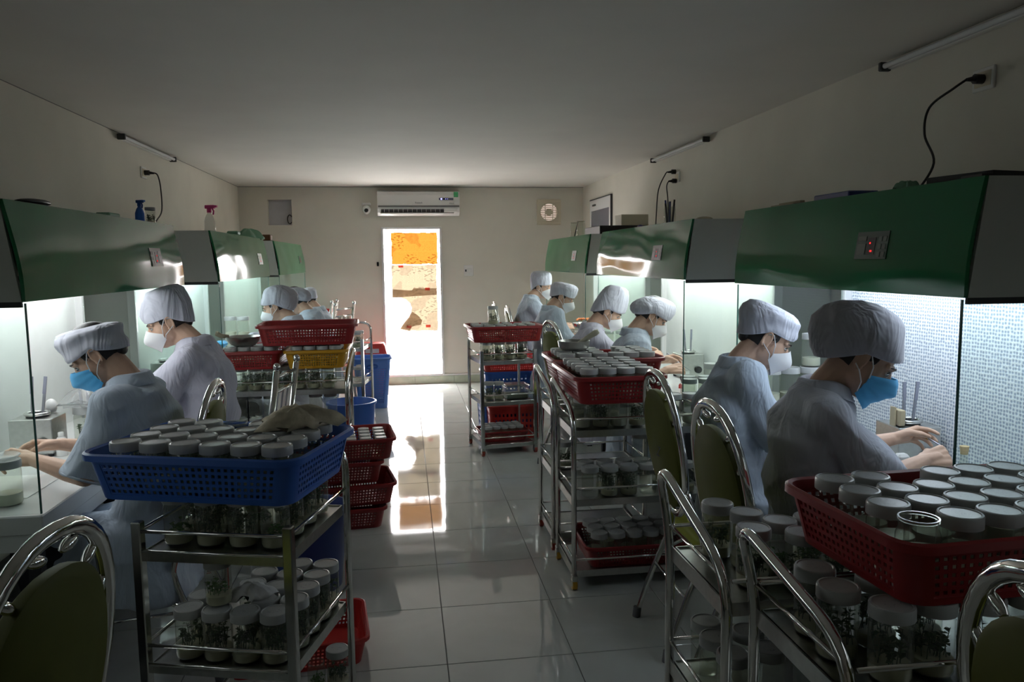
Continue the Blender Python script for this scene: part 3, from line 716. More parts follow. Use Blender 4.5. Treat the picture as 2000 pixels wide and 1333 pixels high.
agar_a, agar_b = agar_me(.032, 'agar'), agar_me(.040, 'agar_pale')
def plants_me(n, h, mat, seed):
    rr = random.Random(seed); mb = MB()
    for i in range(n):
        r = .033*math.sqrt(rr.random()); a = rr.uniform(0, 2*pi); x, y = r*cos(a), r*sin(a); hh = h*rr.uniform(.55, 1.05)
        lx, ly = rr.uniform(-.010, .010), rr.uniform(-.010, .010)
        mb.tube([(x, y, .03), (x+lx*.5, y+ly*.5, .03+hh*.6), (x+lx, y+ly, .03+hh)], [.0011, .0009, .0006], 4)
        for k in range(5):
            t = rr.uniform(.25, 1.0); c = Vector((x+lx*t, y+ly*t, .03+hh*t)); b = rr.uniform(0, 2*pi); L = rr.uniform(.010, .018); w = L*.42
            d = Vector((cos(b), sin(b), rr.uniform(-.1, .8))).normalized(); sd = d.cross(Vector((0, 0, 1))).normalized()
            tip = c+d*L
            if math.hypot(tip.x, tip.y) > .039: tip *= 1; d = Vector((-c.x, -c.y, .01)).normalized(); tip = c+d*L; sd = d.cross(Vector((0, 0, 1))).normalized()
            m_ = c+d*L*.5+Vector((0, 0, .003))
            mb.add([c, m_+sd*w, tip, m_-sd*w], [(0, 1, 2, 3)])
    m = mb.mesh('plantlets'); m.materials.append(M[mat]); return m
plants = [plants_me(16, .050, 'leaf', 1), plants_me(20, .075, 'leaf_dark', 2), plants_me(18, .060, 'leaf_dark', 3), plants_me(12, .030, 'leaf', 4)]
JN = 0
def jar(loc, label, group, kind='plant', lid=True, scale=1.0, rot=None, rz=None):
    """kind: plant / dark / agar / empty; one shared set of meshes."""
    global JN; JN += 1
    rr = random.Random(JN*13+5)
    o = bpy.data.objects.new('culture_jar', jar_me); COL.objects.link(o); o.location = loc
    o.rotation_euler = rot if rot else (0, 0, rr.uniform(0, 6.28) if rz is None else rz); o.scale = (scale,)*3
    tag(o, label, 'jar', group)
    def ch(nm, me, z=0):
        c = bpy.data.objects.new(nm, me); COL.objects.link(c); c.parent = o; c.location = (0, 0, z); return c
    if lid: ch('lid', lid_me, .1225)
    else: ch('rim', rim_me, .141)
    if kind in ('plant', 'dark', 'agar'): ch('agar', agar_b if kind == 'agar' else agar_a)
    if kind == 'plant': ch('plantlets', rr.choice([plants[0], plants[2], plants[3]]))
    if kind == 'dark': ch('plantlets', rr.choice(plants[1:3]))
    return o

# ------------------------------------------------------------------ perforated baskets
def rrect(hx, hy, r, nc=4):
    out = []
    for (cx, cy, a0) in ((hx-r, hy-r, 0), (-hx+r, hy-r, pi/2), (-hx+r, -hy+r, pi), (hx-r, -hy+r, 3*pi/2)):
        for i in range(nc+1): a = a0 + (pi/2)*i/nc; out.append((cx+r*cos(a), cy+r*sin(a)))
    return out
def basket_mesh(bx, by, tx, ty, h, nx, ny, rows=5, rc=.045, th=.0026, rimw=.016):
    """half sizes at bottom (bx,by) and top (tx,ty)."""
    mb = MB(); bm_pts = lambda t: rrect(bx+(tx-bx)*t, by+(ty-by)*t, rc)
    P0 = bm_pts(0); N = len(P0); nc = 4
    zs = lambda t: t*h
    # bottom
    mb.add([(p[0], p[1], 0) for p in P0], [tuple(range(N))[::-1]])
    # solid bands and corner columns
    tb, tt = .10, .80
    def ring(t): return [(p[0], p[1], zs(t)) for p in bm_pts(t)]
    A, B, C, D = ring(0), ring(tb), ring(tt), ring(1)
    def band(R, S):
        mb.add(R+S, [(i, (i+1) % N, N+(i+1) % N, N+i) for i in range(N)])
    band(A, B); band(C, D)
    sides = []
    for k in range(4):
        for i in range(nc):
            a = k*(nc+1)+i; mb.add([B[a], B[a+1], C[a+1], C[a]], [(0, 1, 2, 3)])
        i0 = k*(nc+1)+nc; i1 = (i0+1) % N; sides.append((i0, i1))
    for q, (i0, i1) in enumerate(sides):
        n = nx if q in (0, 2) else ny
        b0, b1, c0, c1 = Vector(B[i0]), Vector(B[i1]), Vector(C[i0]), Vector(C[i1])
        def S(u, v): return (b0*(1-u)+b1*u)*(1-v) + (c0*(1-u)+c1*u)*v
        for i in range(n):
            for j in range(rows):
                u0, u1, v0, v1 = i/n, (i+1)/n, j/rows, (j+1)/rows; du, dv = (u1-u0)*.235, (v1-v0)*.235
                o_ = [S(u0, v0), S(u1, v0), S(u1, v1), S(u0, v1)]; in_ = [S(u0+du, v0+dv), S(u1-du, v0+dv), S(u1-du, v1-dv), S(u0+du, v1-dv)]
                mb.add(o_+in_, [(k_, (k_+1) % 4, 4+(k_+1) % 4, 4+k_) for k_ in range(4)])
    # rolled rim
    def off(d, z): return [(p[0], p[1], z) for p in rrect(tx+d, ty+d, rc+d)]
    R1, R2, R3 = off(rimw*.55, h+.004), off(rimw, h), off(rimw, h-.016)
    band(D, R1); band(R1, R2); band(R2, R3)
    me = mb.mesh('b'); bm = bmesh.new(); bm.from_mesh(me); bmesh.ops.remove_doubles(bm, verts=bm.verts, dist=.0002); bmesh.ops.recalc_face_normals(bm, faces=bm.faces)
    bmesh.ops.solidify(bm, geom=bm.faces[:], thickness=th); bm.to_mesh(me); bm.free()
    return me
_b = basket_mesh(.274, .186, .300, .209, .125, 27, 18)
BM = {}
for c in ('blue', 'red', 'yellow', 'bright_red'):
    me = _b.copy(); me.name = 'basket_'+c; me.materials.append(M['plastic_'+c]); smooth_mesh(me, 35); BM[c] = me
def basket(c, loc, rz, label, group=None, scale=1.0, tilt=None):
    o = bpy.data.objects.new('plastic_basket', BM[c]); COL.objects.link(o); o.location = loc; o.rotation_euler = tilt if tilt else (0, 0, rz); o.scale = (scale,)*3
    return tag(o, label, 'basket', group)
def fill(loc, rz, nx, ny, label, group, kinds=('plant',), z=.004, sx=.0895, sy=.089, jit=.0008, skip=(), sc=1.0, nolid=()):
    k = 0; side = abs(sin(rz)) > .7; ROW = ('front', 'second', 'third', 'fourth', 'fifth', 'sixth', 'seventh')
    for j in range(ny):
        for i in range(nx):
            k += 1
            if (i, j) in skip: continue
            lx = (i-(nx-1)/2)*sx + random.uniform(-jit, jit); ly = (j-(ny-1)/2)*sy + random.uniform(-jit, jit)
            x = loc[0] + lx*cos(rz)-ly*sin(rz); y = loc[1] + lx*sin(rz)+ly*cos(rz)
            jar((x, y, loc[2]+z), label + (', %s row' % ROW[i if side else j] if (nx if side else ny) > 1 else ''), group, kinds[k % len(kinds)], lid=(i, j) not in nolid, scale=sc)

# ------------------------------------------------------------------ stainless carts
SH = (.085, .440, .780)
def caster(parent, x, y, col):
    c = bpy.data.objects.new('caster', None); COL.objects.link(c); c.parent = parent; c.location = (x, y, 0)
    MB().b2((-.014, -.02, .045), (.014, .02, .07)).b2((-.016, -.018, .02), (-.012, .018, .05)).b2((.012, -.018, .02), (.016, .018, .05)).build('fork', 'sheet_steel', c)
    MB().cyl((-.011, 0, .026), (.011, 0, .026), .026, 16).build('wheel', col, c, 40)
def shelf(parent, hx, hy, z):
    mb = MB().b2((-hx, -hy, z-.004), (hx, hy, z), bev=.001)
    for s in (-1, 1):
        mb.b2((s*hx-.002, -hy, z-.03), (s*hx+.002, hy, z+.004)); mb.b2((-hx, s*hy-.002, z-.03), (hx, s*hy+.002, z+.004))
    return mb.build('shelf', 'sheet_steel', parent)
def cart_s(loc, rz, label, wheels='red_wheel'):
    t = thing('steel_cart', label, 'cart', loc, rz); hx, hy = .225, .235
    for sx in (-1, 1):
        MB().b2((sx*hx-.014, -hy-.014, .065), (sx*hx+.014, -hy+.014, .872), bev=.003).build('post', 'steel', t)
    pth = fillet([(-hx, hy, .065), (-hx, hy, .995), (hx, hy, .995), (hx, hy, .065)], .09, 6)
    MB().tube(pth, .0125, 10).build('handle_frame', 'chrome', t, True)
    for z in SH:
        shelf(t, hx-.012, hy-.012, z)
        zz = z+.062
        MB().cyl((-hx+.014, -hy, zz), (hx-.014, -hy, zz), .0055, 8).build('guard_rail', 'chrome', t, True)
        MB().cyl((-hx+.014, -hy, z+.004), (hx-.014, -hy, z+.004), .0045, 8).build('guard_rail', 'chrome', t, True)
        for sx in (-1, 1): MB().cyl((sx*hx, -hy+.014, zz), (sx*hx, hy-.012, zz), .0055, 8).build('guard_rail', 'chrome', t, True)
    for sx in (-1, 1):
        for sy in (-1, 1): caster(t, sx*hx, sy*hy, wheels)
    return t
def cart_r(loc, rz, label, wheels='yellow_wheel', hx=.34, hy=.195, zn=.87, zf=1.0, low=1):
    """low = +1 / -1: that end carries a low frame without a push handle."""
    t = thing('steel_cart', label, 'cart', loc, rz)
    for sx in (-1, 1):
        if sx == low: pth = fillet([(sx*hx, -hy, .065), (sx*hx, -hy, .862), (sx*hx, hy, .862), (sx*hx, hy, .065)], .05, 6)
        else: pth = fillet([(sx*hx, -hy, .065), (sx*hx, -hy, zn), (sx*(hx+.03), hy+.03, zf), (sx*hx, hy, zn-.05), (sx*hx, hy, .065)], .11, 6)
        MB().tube(pth, .0135, 10).build('end_frame', 'chrome', t, True)
    for z in SH:
        shelf(t, hx-.012, hy-.012, z); zz = z+.062
        for sy in (-1, 1):
            MB().cyl((-hx+.012, sy*hy, zz), (hx-.012, sy*hy, zz), .0055, 8).build('guard_rail', 'chrome', t, True)
        for sx in (-1, 1):
            MB().cyl((sx*hx, -hy+.012, zz), (sx*hx, hy-.012, zz), .0055, 8).build('guard_rail', 'chrome', t, True)
            MB().b2((sx*hx-.002, -hy+.012, z-.034), (sx*hx+.002, hy-.012, z+.008)).build('end_plate', 'sheet_steel', t)
    for sx in (-1, 1):
        for sy in (-1, 1): caster(t, sx*hx, sy*hy, wheels)
    return t

# ------------------------------------------------------------------ chairs
def oval_chair(loc, rz, label, mark=None, H=1.14):
    """faces local +y; back pad at -y."""
    t = thing('banquet_chair', label, 'chair', loc, rz, 'oval-backed chrome chairs')
    zs = .475; rec = RAD(9)
    yb = -.21; cz = (zs+.07+H)/2; a = .205; bz = (H-zs-.07)/2
    def Bk(u, v, o=0): # back-plane coords: u across, v height from centre, o offset toward the rear
        z = cz+v*cos(rec) + o*sin(rec)*0; y = yb-.03-(v+bz)*sin(rec)-o; return (u, y, z)
    def oval(a_, b_, o=0, n=40, p=2.3):
        out = []
        for i in range(n):
            q = 2*pi*i/n; c, s = cos(q), sin(q)
            out.append(Bk(a_*math.copysign(abs(c)**(2/p), c)*(1-.12*(s < 0)*abs(s)), b_*math.copysign(abs(s)**(2/p), s), o))
        return out
    MB().tube(oval(a, bz), .0145, 10, True, flat=1.25).build('back_frame', 'chrome', t, True)
    # padded back: rounded slab
    pa, pb = a-.026, bz-.048
    mb = MB(); rings = []
    for (k, o) in ((.93, .022), (1.0, .012), (1.0, -.012), (.93, -.026)):
        rings.append([(Vector(q)+Vector((0, 0, -.022))) for q in oval(pa*k, pb*k, o)])
    V = [p for r in rings for p in r]; n = 40
    F = [(i*n+j, i*n+(j+1) % n, (i+1)*n+(j+1) % n, (i+1)*n+j) for i in range(3) for j in range(n)]
    F += [tuple(range(n))[::-1], tuple(range(3*n, 4*n))]
    pad = mb.add(V, F).build('back_pad', 'olive', t, 50)
    # chrome leaf scrolls between pad and frame at the top
    for q in (-62, -38, -14, 14, 38, 62):
        an = RAD(90+q); c = (a-.018)*cos(an), (bz-.026)*sin(an)
        MB().ell(Bk(c[0], c[1]-.004), (.027, .011, .011), (0, RAD(q), 0), 12, 8).build('scroll', 'chrome', t, True)
    # seat
    mb = MB(); rr_ = [(.965, zs-.055), (1.0, zs-.04), (1.0, zs-.012), (.95, zs), (.75, zs+.012)]; n = 32; V = []
    pr = [(p[0], p[1]) for p in rrect(.195, .195, .08, 7)]; n = len(pr)
    for (k, z) in rr_: V += [(p[0]*k, p[1]*k, z) for p in pr]
    F = [(i*n+j, i*n+(j+1) % n, (i+1)*n+(j+1) % n, (i+1)*n+j) for i in range(len(rr_)-1) for j in range(n)] + [tuple(range(n))[::-1], tuple(range((len(rr_)-1)*n, len(rr_)*n))]
    mb.add(V, F).build('seat', 'olive_seat', t, 50)
    for sx in (-1, 1):
        l = MB().tube(smooth_path([Bk(sx*a*.93, -bz*.55), (sx*.19, yb+.01, zs+.03), (sx*.185, yb+.015, zs-.06), (sx*.195, yb-.06, .22), (sx*.20, yb-.13, .02)], 5), .0125, 9).build('leg', 'chrome', t, True)
        MB().cyl((sx*.2, yb-.133, 0), (sx*.2, yb-.128, .045), .018, 10).build('rubber_foot', 'grey_rubber', l, 40)
        l = MB().tube([(sx*.17, .17, zs-.05), (sx*.185, .22, .02)], .0125, 9).build('leg', 'chrome', t, True)
        MB().cyl((sx*.186, .222, 0), (sx*.185, .219, .045), .018, 10).build('rubber_foot', 'grey_rubber', l, 40)
        MB().cyl((sx*.19, yb-.03, .30), (sx*.18, .195, .26), .008, 8).build('stretcher', 'chrome', t, True)
        MB().cyl((sx*.188, yb-.03, .30), (sx*.175, .0, zs-.055), .008, 8).build('stretcher', 'chrome', t, True)
    MB().cyl((-.18, .20, .20), (.18, .20, .20), .008, 8).build('stretcher', 'chrome', t, True)
    MB().cyl((-.195, yb-.05, .25), (.195, yb-.05, .25), .008, 8).build('stretcher', 'chrome', t, True)
    if mark:
        m = link('pen_mark', text_mesh(mark, .055), 'ink', t); p = Bk(-.01, -.02, .0275); m.location = (p[0], p[1]-.0005, p[2]-.02); m.rotation_euler = (pi/2-rec, 0, 0)
    return t
def slat_chair(loc, rz, label, H=1.06):
    t = thing('slat_chair', label, 'chair', loc, rz, 'stainless slat-back chairs')
    zs = .46; yb = -.19
    for sx in (-1, 1):
        l = MB().tube([(sx*.185, yb-.10, .0), (sx*.185, yb-.01, zs), (sx*.185, yb-.10, H-.02)], .0165, 10).build('back_post', 'steel', t, True)
        MB().ell((sx*.185, yb-.102, H), (.020, .020, .022), n=12, m=8).build('finial', 'steel', l, True)
        MB().tube([(sx*.18, .19, .0), (sx*.18, .17, zs-.02)], .0145, 10).build('leg', 'steel', t, True)
        MB().cyl((sx*.185, yb-.05, .2), (sx*.18, .185, .2), .009, 8).build('stretcher', 'steel', t, True)
    yy = lambda z: yb-.01-.09*(z-zs)/(H-.02-zs)
    for z in (H-.06, H-.14, zs+.14): MB().cyl((-.18, yy(z), z), (.18, yy(z), z), .010, 8).build('cross_rail', 'steel', t, True)
    for k, x in enumerate((-.085, 0, .085)):
        z0, z1 = zs+.14, H-.14
        MB().add([(x-.026, yy(z0)-.006, z0), (x+.026, yy(z0)-.006, z0), (x+.026, yy(z1)-.006, z1), (x-.026, yy(z1)-.006, z1), (x-.026, yy(z0)+.006, z0), (x+.026, yy(z0)+.006, z0), (x+.026, yy(z1)+.006, z1), (x-.026, yy(z1)+.006, z1)],
                 [(0, 1, 2, 3), (7, 6, 5, 4), (0, 4, 5, 1), (1, 5, 6, 2), (2, 6, 7, 3), (3, 7, 4, 0)]).build('slat', 'steel', t)
    MB().b2((-.195, yb-.01, zs-.03), (.195, .195, zs), bev=.012).build('seat', 'steel', t)
    return t

# ------------------------------------------------------------------ people
def hand_prims(mb, W, d, nrm, side, curl=.5, k=1.0, pinch=False):
    """W wrist, d along the hand, nrm palm-facing direction, side=+1 if the thumb lies along d x nrm."""
    d = d.normalized(); nrm = (nrm-d*nrm.dot(d)).normalized(); s = d.cross(nrm)*side     # s points to the thumb side
    offs = (.030, .0105, -.010, -.029); lens = (.072, .080, .074, .058); mc = (.086, .088, .084, .077)
    for i in range(4):
        a = W + s*offs[i]*.55*k + d*.004; b = W + d*mc[i]*k + s*offs[i]*k - nrm*(.004*k)
        mb.cap(a, b, .0135*k, .0118*k, 9)
        ang = (RAD(18)+i*.06) + curl*RAD(38); p = b; dirv = d
        f = [.46, .30, .24]; rr = [.0098, .0088, .0078, .0068]
        cu = curl*(1.0 if not (pinch and i == 0) else .75)
        tot = RAD(12)+cu*RAD(40)
        for j in range(3):
            dirv = (d*cos(tot)+nrm*sin(tot)).normalized(); q = p + dirv*lens[i]*f[j]*k + s*(.002*(1.5-i))*k
            mb.cap(p, q, rr[j]*k, rr[j+1]*k, 8); p = q; tot += cu*RAD(52)
    mb.cap(W-d*.01, W+d*.05*k, .024*k, .021*k, 10)
    mb.cap(W + s*.012*k + d*.012*k, W + s*.034*k + d*.045*k + nrm*.012*k, .016*k, .0135*k, 9)      # thumb base
    b = W + s*.034*k + d*.045*k + nrm*.012*k
    td = (d*.78 + s*.18 + nrm*(.55 if pinch else .42)).normalized(); c = b + td*.036*k
    mb.cap(b, c, .0125*k, .0105*k, 9)
    td2 = (d*.85 - s*.25 + nrm*(.42 if pinch else .30)).normalized(); mb.cap(c, c+td2*.029*k, .0102*k, .0082*k, 8)

def ik(S, Wp, l1, l2, pole):
    v = Wp-S; D = v.length
    if D > (l1+l2)*.995: v = v.normalized()*(l1+l2)*.995; D = v.length
    a = (l1*l1-l2*l2+D*D)/(2*D); h = math.sqrt(max(l1*l1-a*a, 0)); u = v.normalized(); p = (pole-u*pole.dot(u)).normalized()
    return S+u*a+p*h, S+v

def cap_mesh(style, seed):
    rr = random.Random(seed); n = 56
    st = dict(
        # profile rows: (radius scale, height 0..1, shift back in m)
        turban=dict(rf=.036, rb=-.050, zt=.118, rows=[(1.0, 0), (1.03, .12), (1.05, .35), (1.08, .60), (1.07, .80), (.96, .91), (.70, .97), (.35, 1.0)], sh=[0, .004, .010, .020, .028, .032, .032, .032], fold=.020, tilt=.45, elastic=0, horiz=.012),
        tallbag=dict(rf=.036, rb=-.052, zt=.165, rows=[(1.0, 0), (1.05, .10), (1.10, .30), (1.12, .50), (1.08, .70), (.98, .86), (.72, .97), (.36, 1.0)], sh=[0, .004, .010, .018, .026, .034, .040, .042], fold=.034, tilt=.12, elastic=.01, horiz=0),
        bouffant=dict(rf=.050, rb=-.082, zt=.152, rows=[(1.0, 0), (1.12, .07), (1.23, .24), (1.23, .44), (1.10, .65), (.87, .83), (.57, .95), (.27, 1.0)], sh=[0, .016, .040, .056, .058, .050, .040, .034], fold=.034, tilt=.12, elastic=.022, horiz=0),
        kerchief=dict(rf=.042, rb=-.045, zt=.125, rows=[(1.0, 0), (1.04, .10), (1.10, .30), (1.16, .52), (1.14, .72), (.98, .88), (.70, .97), (.35, 1.0)], sh=[0, .004, .014, .028, .036, .036, .030, .024], fold=.030, tilt=.10, elastic=0, horiz=.008),
        mushroom=dict(rf=.030, rb=-.060, zt=.125, rows=[(1.0, 0), (1.16, .05), (1.26, .20), (1.27, .38), (1.17, .60), (.95, .82), (.64, .95), (.32, 1.0)], sh=[0, .004, .010, .012, .012, .010, .008, .006], fold=.028, tilt=.32, elastic=.016, horiz=0),
        bucket=dict(rf=.036, rb=-.060, zt=.195, rows=[(1.02, 0), (1.10, .05), (1.10, .25), (1.02, .50), (.90, .72), (.76, .88), (.52, .98), (.26, 1.0)], sh=[0, .0, .004, .010, .016, .020, .022, .022], fold=.028, tilt=.30, elastic=0, horiz=0),
        softcap=dict(rf=.034, rb=-.050, zt=.125, rows=[(1.0, 0), (1.05, .10), (1.13, .34), (1.17, .56), (1.12, .76), (.94, .90), (.64, .98), (.32, 1.0)], sh=[0, .004, .010, .020, .024, .024, .020, .016], fold=.028, tilt=.25, elastic=.004, horiz=.004),
    )[style]
    ph = [rr.uniform(0, 6.28) for _ in range(8)]; V = []; F = []
    # resample rows
    R0 = st['rows']; NR = 22; rows = []
    for i in range(NR):
        t = i/(NR-1)*(len(R0)-1); k = min(int(t), len(R0)-2); u = t-k; u = u*u*(3-2*u)*.5+u*.5
        rows.append((R0[k][0]*(1-u)+R0[k+1][0]*u, R0[k][1]*(1-u)+R0[k+1][1]*u, st['sh'][k]*(1-u)+st['sh'][k+1]*u, i/(NR-1)))
    for (s, h, sh, t) in rows:
        for k in range(n):
            a = 2*pi*k/n; cx, cy = cos(a), sin(a)
            fr = (cy+1)/2                                             # 1 at the forehead
            zr = st['rb']*(1-fr)+st['rf']*fr + .030*cx*cx*max(0, 1-abs(cy)*1.1)
            w_ = min(1, t*5)*(1-max(0, t-.75)*2.5)
            cr = lambda q: 1-abs(sin(q))**.6
            fo = st['fold']*w_*(sin(3*a+ph[0]+2.1*t)*.45+sin(5*a+ph[1]-3*t)*.35+(cr(4.5*a+ph[2]+2.5*t)-.35)*.55+(cr(7*a+ph[3]-3*t)-.35)*.40+sin(14*a+ph[6]+5*t)*.10)
            el = st['elastic']*max(0, 1-t*5)*sin(30*a+ph[4])*.5
            rs = s*(1+fo*1.6+el)
            hz = st['horiz']*sin(t*16+1.3*sin(a+ph[5]))*w_
            x = .0815*rs*cx*(1+hz*3); y = .1025*rs*cy*(1+hz*3) - .008 - sh
            z = zr*(1-h) + (st['zt'] + st['tilt']*(y+.008))*h + .25*fo*.1
            V.append((x, y, z))
    for i in range(NR-1):
        for k in range(n): F.append((i*n+k, i*n+(k+1) % n, (i+1)*n+(k+1) % n, (i+1)*n+k))
    V.append((0, -.008-st['sh'][-1], st['zt']-st['tilt']*st['sh'][-1]+.002)); e = len(V)-1
    for k in range(n): F.append(((NR-1)*n+k, (NR-1)*n+(k+1) % n, e))
    o = len(V)                                                         # turned-in hem
    V += [(.076*cos(2*pi*k/n), .097*sin(2*pi*k/n)-.008, V[k][2]+.012) for k in range(n)]
    for k in range(n): F.append((k, o+k, o+(k+1) % n, (k+1) % n))
    return MB().add(V, F)

def mask_mesh(kind):
    nu, nv = 25, 15; V = []
    for j in range(nv):
        v = j/(nv-1)
        for i in range(nu):
            u = -1+2*i/(nu-1); A = u*1.32
            if kind == 'blue':
                zt = .002-.030*abs(u)**1.4; zb = -.128+.030*abs(u)**1.6; pr = .034*math.exp(-(u/.45)**2)*math.exp(-((v-.30)/.30)**2) + .006*math.exp(-(u/.7)**2)
                pl = .0022*sin(v*pi*7)*(1-abs(u)*.6)
            else:
                zt = .004-.044*abs(u)**1.3; zb = -.122+.052*abs(u)**1.5; pr = .038*math.exp(-(u/.50)**2)*math.exp(-((v-.42)/.34)**2); pl = 0
            z = zt*(1-v)+zb*v
            ry = .084*(1-.20*v*v) - .01*(1-v)**3; rx = .070*(1-.10*v*v)
            V.append((sin(A)*(rx+pl), .022+cos(A)*ry*1.0+pr+pl, z))
    F = [(j*nu+i, j*nu+i+1, (j+1)*nu+i+1, (j+1)*nu+i) for j in range(nv-1) for i in range(nu-1)]
    me = MB().add(V, F).mesh('mask'); bm = bmesh.new(); bm.from_mesh(me); bmesh.ops.recalc_face_normals(bm, faces=bm.faces)
    bmesh.ops.solidify(bm, geom=bm.faces[:], thickness=.0022); bm.to_mesh(me); bm.free(); smooth_mesh(me, 60)
    return me, V[nu*2], V[nu*2+nu-1], V[nu*(nv-3)], V[nu*(nv-3)+nu-1]
_masks = {k: mask_mesh(k) for k in ('blue', 'white')}
_hair = None
def hair_mesh():
    mb = MB(); n = 40; m = 24; V = []
    for j in range(m+1):
        t = pi*j/m
        for k in range(n):
            a = 2*pi*k/n; x, y, z = .0775*sin(t)*cos(a), .0955*sin(t)*sin(a), -.087*cos(t)
            if z < 0 and y < 0: z *= 1.18; y *= 1.0+.05*min(1, -z/.05)
            V.append((x*1.01, y-.012, z+.036))
    F = []
    for j in range(m):
        for k in range(n):
            q = (j*n+k, j*n+(k+1) % n, (j+1)*n+(k+1) % n, (j+1)*n+k); c = sum((Vector(V[i]) for i in q), Vector())/4
            if c.y > .035 and c.z < .045: continue
            if c.y > -.026 and c.z < .005: continue                          # clear of ear and cheek
            if c.y > .012 and c.z < .018: continue
            F.append(q)
    mb.add(V, F)
    # short sideburns in front of the ears
    for s in (-1, 1): mb.ell((s*.0700, .024, .016), (.0035, .008, .018), n=10, m=8)
    # gathered bun under the cap at the nape
    mb.ell((0, -.080, -.030), (.040, .026, .034), n=14, m=10)
    return mb

def person(label, hip, sdir, head, wrists, cap='softcap', mask='white', pitch=35, yaw=0, roll=0, coat='coat', capmat='cap', fine=True, seed=1, hz=.575, curl=(.6, .6), palms=None, hdirs=None, turn=0, elbow_out=.5, scale=1.0, headscale=1.0, pinch=(True, True), legs=True):
    """hip (x,y); sdir +1 faces +x, -1 faces -x; head = world centre of the skull at ear height; wrists = world (own right, own left)."""
    rz = (-pi/2 if sdir > 0 else pi/2) + RAD(turn)
    t = thing('person', label, 'person', (hip[0], hip[1], 0), rz, 'lab workers in white coats')
    inv = Matrix.Rotation(-rz, 3, 'Z')
    def L(p): v = inv @ Vector((p[0]-hip[0], p[1]-hip[1], 0)); return Vector((v.x, v.y, p[2]))
    Hd = L(head); Wr = [L(wrists[0]), L(wrists[1])]
    hipc = Vector((0, 0, hz))
    HR = Euler((RAD(-pitch), RAD(roll), RAD(yaw)), 'XYZ').to_matrix()
    HR = Matrix.Rotation(RAD(yaw), 3, 'Z') @ Matrix.Rotation(RAD(roll), 3, 'Y') @ Matrix.Rotation(RAD(-pitch), 3, 'X')
    hs = headscale
    HP = lambda p: Hd + HR @ (Vector(p)*hs)
    # neck base: below and behind the head
    N = Hd + Vector((0, -.122, -.096)); N.x *= .6
    axis = (N-hipc); Lsp = axis.length; up = axis.normalized()
    fwd = Vector((0, 1, 0)); fwd = (fwd-up*fwd.dot(up)).normalized(); rgt = Vector((1, 0, 0))
    sp = lambda q: hipc + axis*q - fwd*(.035*sin(pi*q))                # rounded back
    SHc = sp(.885) + fwd*.025
    S = [SHc + rgt*.150, SHc - rgt*.150]                              # own right, own left
    l1, l2 = .275, .245
    El = []
    for i in range(2):
        sd = 1 if i == 0 else -1
        e, w_ = ik(S[i], Wr[i], l1, l2, Vector((sd*elbow_out, -.25, -1.0))); El.append(e); Wr[i] = w_
    vox = .0034 if fine else .0065
    # ------------ body: head, neck, trunk, arms and hands as one surface
    b = MB()
    def he(c, r, rot=None, n=20, m=14):
        R = HR @ (Euler(rot).to_matrix() if rot else Matrix.Identity(3)); b.ell(HP(c), [q*hs for q in r], R, n, m)
    def hc(p, q, ra, rb, n=10): b.cap(HP(p), HP(q), ra*hs, rb*hs, n)
    he((0, -.012, .035), (.0735, .092, .083)); he((0, .026, -.028), (.062, .064, .086)); he((0, .052, -.088), (.034, .030, .024))
    he((0, .010, -.060), (.056, .050, .040))
    for s in (-1, 1):
        he((s*.036, .048, -.030), (.021, .022, .024)); hc((s*.012, .082, .017), (s*.045, .066, .018), .010, .008)
        # ear: rim, lobe and bowl
        ring = [(s*(.0745+.006*abs(sin(a_))), -.006-.016*cos(a_)-.004, -.004+.030*sin(a_)) for a_ in np.linspace(-1.2, pi+.9, 9)]
        for p_, q_ in zip(ring[:-1], ring[1:]): hc(p_, q_, .0045, .0045, 6)
        he((s*.073, -.006, -.006), (.006, .015, .026), None, 10, 8); hc((s*.074, .004, -.028), (s*.074, .000, -.036), .006, .006, 6)
    hc((0, .084, .004), (0, .102, -.032), .0085, .0115); 
    for s in (-1, 1): hc((s*.008, .094, -.036), (s*.010, .090, -.036), .0075, .0065, 8)
    hc((-.018, .084, -.062), (.018, .084, -.062), .0075, .0075); hc((-.014, .083, -.072), (.014, .083, -.072), .0075, .0075)
    b.cap(HP((0, -.025, -.040)), N + up*.0 + fwd*.012, .052, .052, 14); b.cap(N + fwd*.012, sp(.82) + fwd*.03, .052, .060, 14)
    b.cap(HP((0, .005, -.075)), N + fwd*.04, .036, .042, 12)
    b.cap(sp(.80) + fwd*.03, sp(.45) + fwd*.02, .075, .075, 14); b.cap(sp(.45) + fwd*.02, hipc, .075, .09, 14)
    grips = []
    for i in range(2):
        b.cap(sp(.84) + fwd*.03, S[i], .045, .042, 10); b.cap(S[i], El[i], .046, .037, 12)
        d = (Wr[i]-El[i]).normalized(); mid_ = El[i]+(Wr[i]-El[i])*.30
        b.cap(El[i], mid_, .037, .038, 12); b.cap(mid_, Wr[i], .038, .0235, 12)
        hd = (inv @ Vector(hdirs[i])) if hdirs else (d + Vector((0, 0, -.1)))
        pn = (inv @ Vector(palms[i])) if palms else Vector(((-1 if i == 0 else 1)*.75, .1, -.7))
        hdn = hd.normalized(); pnn = (pn-hdn*pn.dot(hdn)).normalized(); sn = hdn.cross(pnn)*(1 if (hd.cross(pn)).z > 0 else -1)
        grips.append(Wr[i] + hdn*.100 + pnn*.040 + sn*.022)
        hand_prims(b, Wr[i], hd, pn, (1 if (hd.cross(pn)).z > 0 else -1), curl[i], 1.0, pinch[i])
    kn = [Vector((s*.105, .40, hz-.035)) for s in (1, -1)]; an = [Vector((s*.10, .33, .085)) for s in (1, -1)]
    for i in range(2):
        b.cap(hipc + rgt*(.085 if i == 0 else -.085), kn[i], .07, .05, 10); b.cap(kn[i], an[i], .05, .035, 10); b.cap(an[i], an[i]+Vector((0, .14, -.045)), .034, .026, 8)
